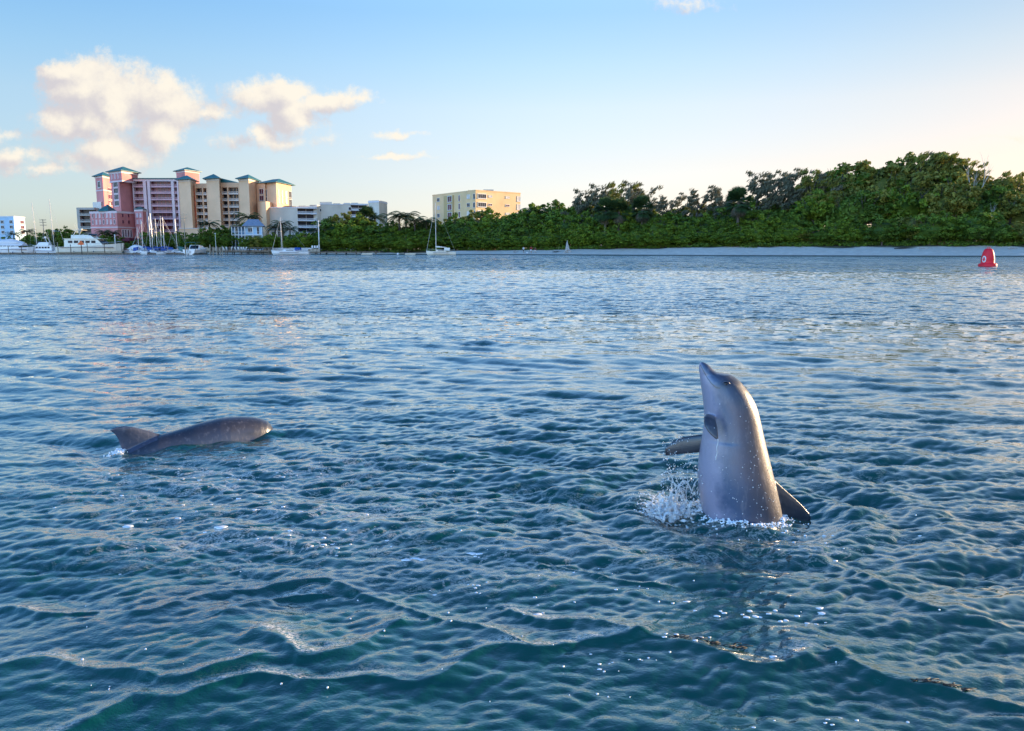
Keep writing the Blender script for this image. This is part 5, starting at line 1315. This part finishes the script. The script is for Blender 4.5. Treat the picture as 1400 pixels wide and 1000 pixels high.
def mark_attr(o, fn_back, fn_mark):
    me = o.data; n = len(me.vertices); co = np.zeros(n * 3, np.float32); me.vertices.foreach_get('co', co); co = co.reshape(-1, 3)
    attr(me, 'back', fn_back(co)); attr(me, 'mark', fn_mark(co))
Y0 = 5.4
def P1(px, py, w=0.0):       # picture-plane position on the upright dolphin, w = towards the viewer
    return at(px, py, Y0 - w)
KM = Y0 / F
sl_ = [(495.2, 958.2, 961.5, .8), (496.4, 956.6, 964.4, .8), (499, 955.6, 968.6, .85), (503, 955.4, 972.8, .95), (507, 955.8, 976.6, 1.0), (509.6, 956.2, 981.5, .95), (512, 956.6, 998, .72), (515, 957.0, 1003.5, .78), (519, 957.6, 1009.0, .84), (523, 958.0, 1013.0, .88), (530, 959.2, 1019.5, .92), (537, 960.2, 1025.3, .94),
       (546, 961.4, 1030.3, .95), (558, 963.0, 1034.8, .95), (572, 963.9, 1038.2, .96), (586, 962.8, 1041.0, .97), (600, 960.4, 1044.0, .98), (618, 957.2, 1048.4, .97), (636, 955.0, 1052.6, .96), (655, 954.5, 1057.5, .95), (675, 956.5, 1062, .94), (695, 959.5, 1066.5, .93), (715, 963, 1071, .92), (740, 968, 1076, .9), (780, 978, 1083, .85), (830, 995, 1090, .8), (880, 1015, 1096, .7)]
_a = np.array(sl_); _d = np.arange(523, 880.1, 3.0)
_c = np.stack([np.interp(_d, _a[:, 0], _a[:, k]) for k in range(4)], 1)
for _ in range(22):
    _n = _c.copy(); _n[1:-1, 1:3] = .25 * _c[:-2, 1:3] + .5 * _c[1:-1, 1:3] + .25 * _c[2:, 1:3]; _n[1:-1, 3] = (_c[:-2, 3] + _c[2:, 3]) / 2; _c = _n
sl_ = [s_ for s_ in sl_ if s_[0] < 522] + [tuple(float(q) for q in r) for r in _c]
body = MB(); rings = []; NS = 64
for (py, L_, R_, bf) in sl_:
    a = P1(L_, py); c = P1(R_, py); cen = (a + c) / 2; ha = (c - a).length / 2; hb = ha * bf
    ring = []
    for k in range(NS):
        th = 2 * math.pi * k / NS; ct, stt = math.cos(th), math.sin(th)
        # slightly pinched towards the belly at the throat, round on the back
        e = 1 - .10 * max(0, -ct) * (1 if py < 600 else .3)
        ring.append((cen.x + ha * ct, cen.y - hb * stt * e, cen.z))
    rings.append(ring)
body.ring_loft(rings)
def fin(mb, secs, thick, nrm):
    """secs: list of (lead point, trail point, half thickness)"""
    nrm = Vector(nrm).normalized(); rr_ = []
    for (le, tr_, th) in secs:
        le = Vector(le); tr_ = Vector(tr_); c = (le + tr_) / 2; a = (le - tr_) / 2; ring = []
        for k in range(16):
            t = 2 * math.pi * k / 16; w = math.sin(t) * th * (1 + .35 * math.cos(t)); ring.append(c + a * math.cos(t) + nrm * w)
        rr_.append(ring)
    mb.ring_loft(rr_); return mb
# dorsal fin
fin(body, [(P1(1042, 640), P1(1040, 760), .030), (P1(1058, 655), P1(1060, 745), .026), (P1(1072, 668), P1(1076, 735), .020), (P1(1086, 680.5), P1(1090, 727), .015), (P1(1098, 692), P1(1101, 720), .010), (P1(1106, 701), P1(1108, 713), .006), (P1(1108.5, 706), P1(1109, 709), .003)], 0, (0, 1, 0))
# far flipper, reaching out to the left
fin(body, [(P1(985, 586, -.10), P1(985, 622, -.10), .024), (P1(965, 593, -.14), P1(965, 618, -.13), .020), (P1(950, 595, -.17), P1(948, 620.5, -.16), .017), (P1(934, 597.5, -.20), P1(932, 621.5, -.19), .014), (P1(920, 603, -.22), P1(919, 623, -.21), .011), (P1(910, 611, -.23), P1(910, 624, -.23), .008), (P1(904.5, 621), P1(905, 623.5), .004)] , 0, (.1, 1, .25))
# near flipper, pointing at the viewer and down
fin(body, [(P1(965, 570, .04), P1(979, 570, .05), .022), (P1(963.5, 568, .13), P1(978, 571, .15), .022), (P1(961.8, 571, .18), P1(979, 575, .20), .018), (P1(961.8, 577, .215), P1(980.3, 580, .23), .015), (P1(963.3, 583, .24), P1(981.6, 586, .255), .013), (P1(966.5, 589, .26), P1(982.5, 592, .27), .010), (P1(971.5, 595, .275), P1(983, 597, .28), .008), (P1(977.5, 600, .285), P1(982.5, 601.5, .288), .005)], 0, (-.2, -.6, .77))
d1 = empty('dolphin', (P1(1010, 698).x, Y0, 0), 'pale grey dolphin leaping upright out of the water with its snout raised', 'dolphin')
d1b = remeshed('body', body, dm, .0048, 12)
d1b.parent = d1
for v_ in d1b.data.vertices: v_.co -= d1.location
bx, by = d1.location.x, d1.location.y
inv_px = lambda co: None
def to_px(co):
    x = co[:, 0] + bx; y = co[:, 1] + by; z = co[:, 2]
    yy = y * 0 + Y0
    den = yy * CP - (z - H) * SP; return 700 + F * x / den, 500 - F * (yy * SP + (z - H) * CP) / den
def real_px(co):
    x = co[:, 0] + bx; y = co[:, 1] + by; z = co[:, 2]; den = y * CP - (z - H) * SP
    return 700 + F * x / den, 500 - F * (y * SP + (z - H) * CP) / den
Ls = lambda py: np.interp(py, [s_[0] for s_ in sl_], [s_[1] for s_ in sl_]); Rs = lambda py: np.interp(py, [s_[0] for s_ in sl_], [s_[2] for s_ in sl_])
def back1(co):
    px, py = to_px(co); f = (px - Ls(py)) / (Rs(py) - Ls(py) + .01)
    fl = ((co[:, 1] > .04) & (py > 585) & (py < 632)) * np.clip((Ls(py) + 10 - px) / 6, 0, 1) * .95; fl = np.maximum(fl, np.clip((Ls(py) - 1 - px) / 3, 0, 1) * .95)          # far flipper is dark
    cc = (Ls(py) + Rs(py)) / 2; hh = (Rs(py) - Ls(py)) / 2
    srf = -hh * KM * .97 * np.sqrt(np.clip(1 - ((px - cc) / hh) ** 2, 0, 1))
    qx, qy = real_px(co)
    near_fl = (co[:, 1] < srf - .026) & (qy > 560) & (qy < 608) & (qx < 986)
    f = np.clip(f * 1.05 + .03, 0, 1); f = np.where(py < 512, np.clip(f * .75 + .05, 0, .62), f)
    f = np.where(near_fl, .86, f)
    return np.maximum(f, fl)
def mark1(co):
    PX, PY = to_px(co); px, py = real_px(co); near = co[:, 1] < 0
    e = np.exp(-(((px - 992) / 8.0) ** 2 + ((py - 526) / 5.2) ** 2) * .8) * .9
    # mouth line from the tip of the snout back towards the eye
    yl = np.interp(px, [958, 962, 967, 973, 979, 984], [500, 508, 517, 525, 530, 531]); m = np.exp(-(np.abs(py - yl) / 1.1) ** 2) * ((px > 957) & (px < 985))
    # dark stripe from eye to beak crease
    yl2 = np.interp(px, [975, 993], [512, 525]); s = np.exp(-(np.abs(py - yl2) / 1.6) ** 2) * ((px > 974) & (px < 993)) * .35
    ax = np.exp(-(((px - 986) / 7) ** 2 + ((py - 585) / 26) ** 2)) * .35
    fin_ = np.clip((PX - (Rs(PY) + 1.0)) / 3, 0, 1) * .85; ff = np.clip((Ls(PY) + 8 - PX) / 6, 0, 1) * (co[:, 1] > .04) * .9 * (PY > 585)
    return np.clip(np.maximum.reduce([e * near, m * near, s * near, ax * near, fin_, ff]), 0, 1)
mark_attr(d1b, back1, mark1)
def surf_y(o, x, z, par):      # nearest surface of the near side at world x,z
    loc = Vector((x - par.x, -3.0, z - par.z)); hit = o.ray_cast(loc, Vector((0, 1, 0))); return hit[1].y + par.y if hit[0] else None
bpy.context.view_layer.update()
ep = P1(993, 526, .125); ey = surf_y(d1b, ep.x, ep.z, d1.location) or (Y0 - .12)
e_ = MB().blob((ep.x - d1.location.x, ey - d1.location.y + .010, ep.z), (.018, .014, .014), 14, 10).build('eye', eye_m, d1, True, absolute=False)
lid = MB()
lid.path([(ep.x - d1.location.x + .026 * math.cos(t), ey - d1.location.y + .002 + .005 * abs(math.cos(t)), ep.z + .018 * math.sin(t)) for t in [2 * math.pi * k / 20 for k in range(21)]], [.0032] * 21, 6)
lid.build('eyelid', dm, e_, True, absolute=False); KIDS[e_][-1].data.attributes.new('back', 'FLOAT', 'POINT').data.foreach_set('value', [.55] * len(KIDS[e_][-1].data.vertices))

# swimming dolphin
def Yd(px): return float(np.interp(px, [150, 180, 250, 330, 372], [7.02, 7.10, 7.38, 7.70, 7.86]))
def P2(px, py): return at(px, py, Yd(px))
top = [(130, 640, .10), (150, 628, .13), (170, 618, .16), (190, 608, .18), (205, 600.5, .195), (219, 594.7, .205), (234, 590.8, .215), (253, 584.9, .225), (267, 580.4, .232), (280, 576.9, .236), (303, 571.6, .24), (316, 570.4, .24), (329, 570.0, .222), (340, 570.4, .205), (348, 571.1, .192), (357, 572.8, .172), (365, 576.0, .148), (370, 580.6, .120), (373.5, 587.0, .095), (375.5, 594, .06)]
body2 = MB(); rings = []
for (px, py, r_) in top:
    tp = P2(px, py); dirx = Vector((.94, .26, 0)); side = Vector((.27, -.96, 0)); ring = []
    for k in range(NS):
        t = 2 * math.pi * k / NS; ring.append(Vector((tp.x, tp.y, tp.z - r_ * 1.02)) + Vector((0, 0, 1)) * math.cos(t) * r_ * 1.02 + side * math.sin(t) * r_ * .92)
    rings.append(ring)
body2.ring_loft(rings)
fin(body2, [(P2(232, 600), P2(165, 640), .040), (P2(220, 594), P2(166, 626), .034), (P2(207, 590), P2(165, 614), .026), (P2(194, 586.5), P2(162, 605), .020), (P2(182, 583.6), P2(159, 598), .016), (P2(171, 582.2), P2(155.5, 593.5), .012), (P2(160, 583.3), P2(151.5, 590.8), .009), (P2(152, 586.2), P2(148.5, 589.8), .006)], 0, (.27, -.96, 0))
d2 = empty('dolphin', (P2(260, 610).x, P2(260, 610).y, 0), 'darker dolphin swimming low at the left with only back and hooked fin showing', 'dolphin')
d2b = remeshed('body', body2, dm, .0058, 14); d2b.parent = d2
for v_ in d2b.data.vertices: v_.co -= d2.location
b2 = d2.location.copy()
def px2(co):
    x = co[:, 0] + b2.x; y = co[:, 1] + b2.y; z = co[:, 2]; den = y * CP - (z - H) * SP; return 700 + F * x / den, 500 - F * (y * SP + (z - H) * CP) / den
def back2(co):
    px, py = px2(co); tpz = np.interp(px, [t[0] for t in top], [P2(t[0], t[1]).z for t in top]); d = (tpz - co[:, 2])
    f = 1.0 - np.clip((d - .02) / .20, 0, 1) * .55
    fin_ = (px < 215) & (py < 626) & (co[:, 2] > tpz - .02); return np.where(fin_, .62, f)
def mark2(co):
    px, py = px2(co); return np.clip(np.exp(-(((px - 345) / 14) ** 2 + ((py - 593) / 3.0) ** 2)) * .55 + np.exp(-(((px - 331) / 5) ** 2 + ((py - 571.5) / 1.6) ** 2)) * .5, 0, 1)
mark_attr(d2b, back2, mark2)

# ------------------------------------------------------------------ splash, drops, foam
fm = bpy.data.materials.new('white_water_foam'); fm.use_nodes = True
nt = fm.node_tree; p = nt.nodes['Principled BSDF']; p.inputs['Base Color'].default_value = (.82, .84, .86, 1); p.inputs['Roughness'].default_value = .35; p.inputs['Subsurface Weight'].default_value = 0.0
dmw = bpy.data.materials.new('water_drops'); dmw.use_nodes = True
nt = dmw.node_tree; p = nt.nodes['Principled BSDF']; p.inputs['Base Color'].default_value = (.92, .95, .97, 1); p.inputs['Roughness'].default_value = .05; p.inputs['Transmission Weight'].default_value = .55; p.inputs['IOR'].default_value = 1.33
def drops(pts, m, name, label, n=6, mm=4):
    mb = MB()
    for (x, y, z, rx, ry, rz_) in pts: mb.blob((x, y, z), (rx, ry, rz_), n, mm, .12)
    o = mb.build(name, m, None, True); tag(o, label, name.replace('_', ' '), kind='stuff'); return o
g = random.Random(3)
pts = []
# spray thrown up left of the upright dolphin, under the far flipper
for i in range(520):
    t = g.random(); px = 903 + 58 * g.random() ** .8; hi = 612 + (px - 903) * .15; lo = 676 + (px - 903) * .35
    py = hi + (lo - hi) * (g.random() ** .75); w = g.uniform(-.22, .12); q = P1(px, py, w); s = .0012 + .0052 * g.random() ** 3
    pts.append((q.x, q.y, max(q.z, -.02), s, s, s * g.uniform(1, 2.2)))
# thin arcs of water
for k in range(26):
    a = P1(g.uniform(915, 958), g.uniform(655, 690), g.uniform(-.15, .12)); tx = g.uniform(-.16, .10); tz = g.uniform(.06, .24)
    for i in range(22):
        t = i / 22; s = .0042 * (1 - t * .6); pts.append((a.x + tx * t, a.y - .05 * t, max(-.02, a.z - .05 + tz * (2.1 * t - 1.5 * t * t)), s, s, s * 2.2))
drops(pts, dmw, 'spray', 'white spray of fine drops rising left of the upright dolphin')
sp = MB()
for k in range(34):       # torn tongues of water thrown up beside the belly
    b0 = P1(g.uniform(908, 962), 0, 0); x0_, y0_ = b0.x, Y0 + g.uniform(-.16, .16); h_ = g.uniform(.03, .15) * (1 - abs(x0_ - P1(940, 0).x) / .3); dx_ = g.uniform(-.10, .03); n_ = 9; pp_ = []; rr2 = []
    for i in range(n_):
        t = i / (n_ - 1); pp_.append((x0_ + dx_ * t + g.gauss(0, .004), y0_ - .03 * t + g.gauss(0, .004), -.03 + (h_ + .03) * (2 * t - t * t))); rr2.append(.014 * (1 - t) ** .7 * g.uniform(.5, 1.3) + .0022)
    sp.path(pp_, rr2, 6)
for k in range(150):
    q = P1(g.gauss(936, 17), 0); sp.blob((q.x, Y0 + g.gauss(0, .09), g.uniform(-.01, .05) * g.random() * 2), (g.uniform(.005, .022), g.uniform(.005, .02), g.uniform(.004, .012)), 7, 5, .2)
o = remeshed('splash', sp, dmw, .0038, 2); tag(o, 'torn tongues of white water beside the belly of the upright dolphin', 'splash', kind='stuff')
pts = []
for i in range(900):      # foam collar around the waterline
    a = g.uniform(0, 2 * math.pi); rr_ = 1 + g.expovariate(7.0)
    cx, cy = P1(1013, 700).x, Y0; x = cx + math.cos(a) * .268 * rr_ + g.gauss(0, .012); y = cy + math.sin(a) * .255 * rr_ + g.gauss(0, .012)
    if a < math.pi and g.random() < .5: continue
    pts.append((x, y, 0, g.uniform(.003, .011), g.uniform(.003, .010), g.uniform(.002, .009)))
for i in range(260):
    q = P1(g.gauss(935, 22), 0); x = q.x; y = Y0 + g.uniform(-.1, .3); pts.append((x, y, 0, g.uniform(.003, .012), g.uniform(.003, .010), .004))
for i in range(90):       # around the swimming dolphin's fin
    q = P2(g.gauss(166, 6), 618); pts.append((q.x, q.y + g.uniform(-.12, .02), 0, g.uniform(.004, .014), g.uniform(.004, .012), g.uniform(.003, .02)))
zz = water_z([p_[0] for p_ in pts], [p_[1] for p_ in pts])
pts = [(x, y, z_ + g.uniform(0, .012) + c * .3, a, b_, c) for (x, y, _, a, b_, c), z_ in zip(pts, zz)]
mbc = MB()
for (x, y, z, a, b_, c) in pts: mbc.blob((x, y, z), (a, b_, c), 7, 5, .2)
o = remeshed('foam_collar', mbc, fm, .0030, 3); tag(o, 'churned white foam lumps around the waterline of the dolphins', 'foam', kind='stuff')
# drops running down the flank
pts = []
for i in range(170):
    px = g.uniform(962, 1058); py = g.uniform(595, 712) if g.random() < .85 else g.uniform(545, 600)
    if px > 1030 and py < 600: continue
    q = P1(px, py); yy = surf_y(d1b, q.x, q.z, d1.location)
    if yy is None: continue
    s = .0010 + .0024 * g.random() ** 2; pts.append((q.x, yy - s * .3, q.z, s, s, s * g.uniform(1.0, 1.8)))
q0 = P1(981.5, 601, .285)
for i in range(30): pts.append((q0.x + .0025 * math.sin(i * .4) + .0003 * i, Y0 - .285 + .002 * i, q0.z - .005 * i, .0028, .0028, .006))
for i in range(36):
    px = g.uniform(908, 955); q = P1(px, np.interp(px, [905, 930, 960], [620, 610, 604]) + g.uniform(-5, 7)); pts.append((q.x, Y0 + .17, q.z, .003, .003, .003))
drops(pts, fm, 'water_drops', 'tiny white water drops clinging to the flank of the upright dolphin')
# floating foam flecks
pts = []
for (px, py, n, sx, sy, sz) in [(175, 721, 1, 1, 1, .042), (303, 725, 1, 1, 1, .04), (560, 766, 5, 18, 4, .03), (430, 750, 8, 60, 20, .022), (655, 762, 4, 20, 6, .026), (170, 780, 3, 12, 4, .018), (735, 842, 1, 1, 1, .024), (640, 805, 10, 60, 14, .014), (1095, 848, 14, 70, 14, .020), (1000, 842, 8, 90, 10, .016),
                                (850, 905, 9, 70, 16, .009), (920, 880, 6, 60, 10, .014), (1085, 905, 4, 40, 6, .014), (1120, 985, 8, 140, 10, .008), (700, 830, 8, 90, 25, .009), (860, 800, 8, 90, 25, .009), (350, 690, 26, 190, 25, .020), (450, 735, 22, 200, 22, .016), (280, 650, 16, 120, 10, .02), (1150, 740, 10, 120, 20, .012), (620, 640, 10, 60, 14, .018)]:
    for i in range(n):
        q = ground(px + g.gauss(0, .5) * sx, py + g.gauss(0, .5) * sy); s = sz * (g.uniform(.35, 1) if n > 1 else 1); pts.append((q.x, q.y, 0, s * g.uniform(.8, 1.4), s * .7, s * .08))
for i in range(100):
    q = ground(g.uniform(100, 1300), g.uniform(610, 960)); s = g.uniform(.002, .006); pts.append((q.x, q.y, 0, s, s, s * .4))
zz = water_z([p_[0] for p_ in pts], [p_[1] for p_ in pts])
mbf_ = MB()
for (x, y, _, a, b_, c), z_ in zip(pts, zz):
    n = 12; ph = g.uniform(0, 6); ring = [(x + a * math.cos(t) * (1 + .25 * math.sin(3 * t + ph) + .15 * math.sin(5 * t)), y + b_ * math.sin(t) * (1 + .25 * math.sin(2 * t + ph))) for t in [2 * math.pi * k / n for k in range(n)]]
    mbf_.ring_loft([[(u, v_, z_ - .004) for u, v_ in ring], [(x + (u - x) * .9, y + (v_ - y) * .9, z_ + c * .8 + .001) for u, v_ in ring], [(x + (u - x) * .5, y + (v_ - y) * .5, z_ + c * 1.1 + .002) for u, v_ in ring]])
o = mbf_.build('foam_flecks', fm, None, True); tag(o, 'scattered white foam flecks drifting on the foreground water', 'foam', kind='stuff')
# floating weed
def weed(px, py, L_, lab):
    m = MB(); q = ground(px, py); rz_ = random.Random(px)
    for i in range(26):
        x = q.x + rz_.uniform(-.5, .5) * L_; y = q.y + rz_.gauss(0, .012) + (x - q.x) * -.22; zc__ = float(water_z(x, y)[0]); a = rz_.uniform(-.6, .6); l = rz_.uniform(.012, .035)
        m.path([(x - l * math.cos(a), y - l * math.sin(a), zc__ + .000), (x, y, zc__ + .005), (x + l * math.cos(a), y + l * math.sin(a), zc__ + .001)], [.0012, .0024, .0010], 5)
    o = m.build('floating_weed', 'wood_dark', None, True); tag(o, lab, 'seaweed', 'floating weed')
weed(968, 884, .36, 'dark strand of floating weed with a foam fleck beside it, right of centre'); weed(1285, 940, .22, 'short thin dark weed strand nearest the bottom right corner')
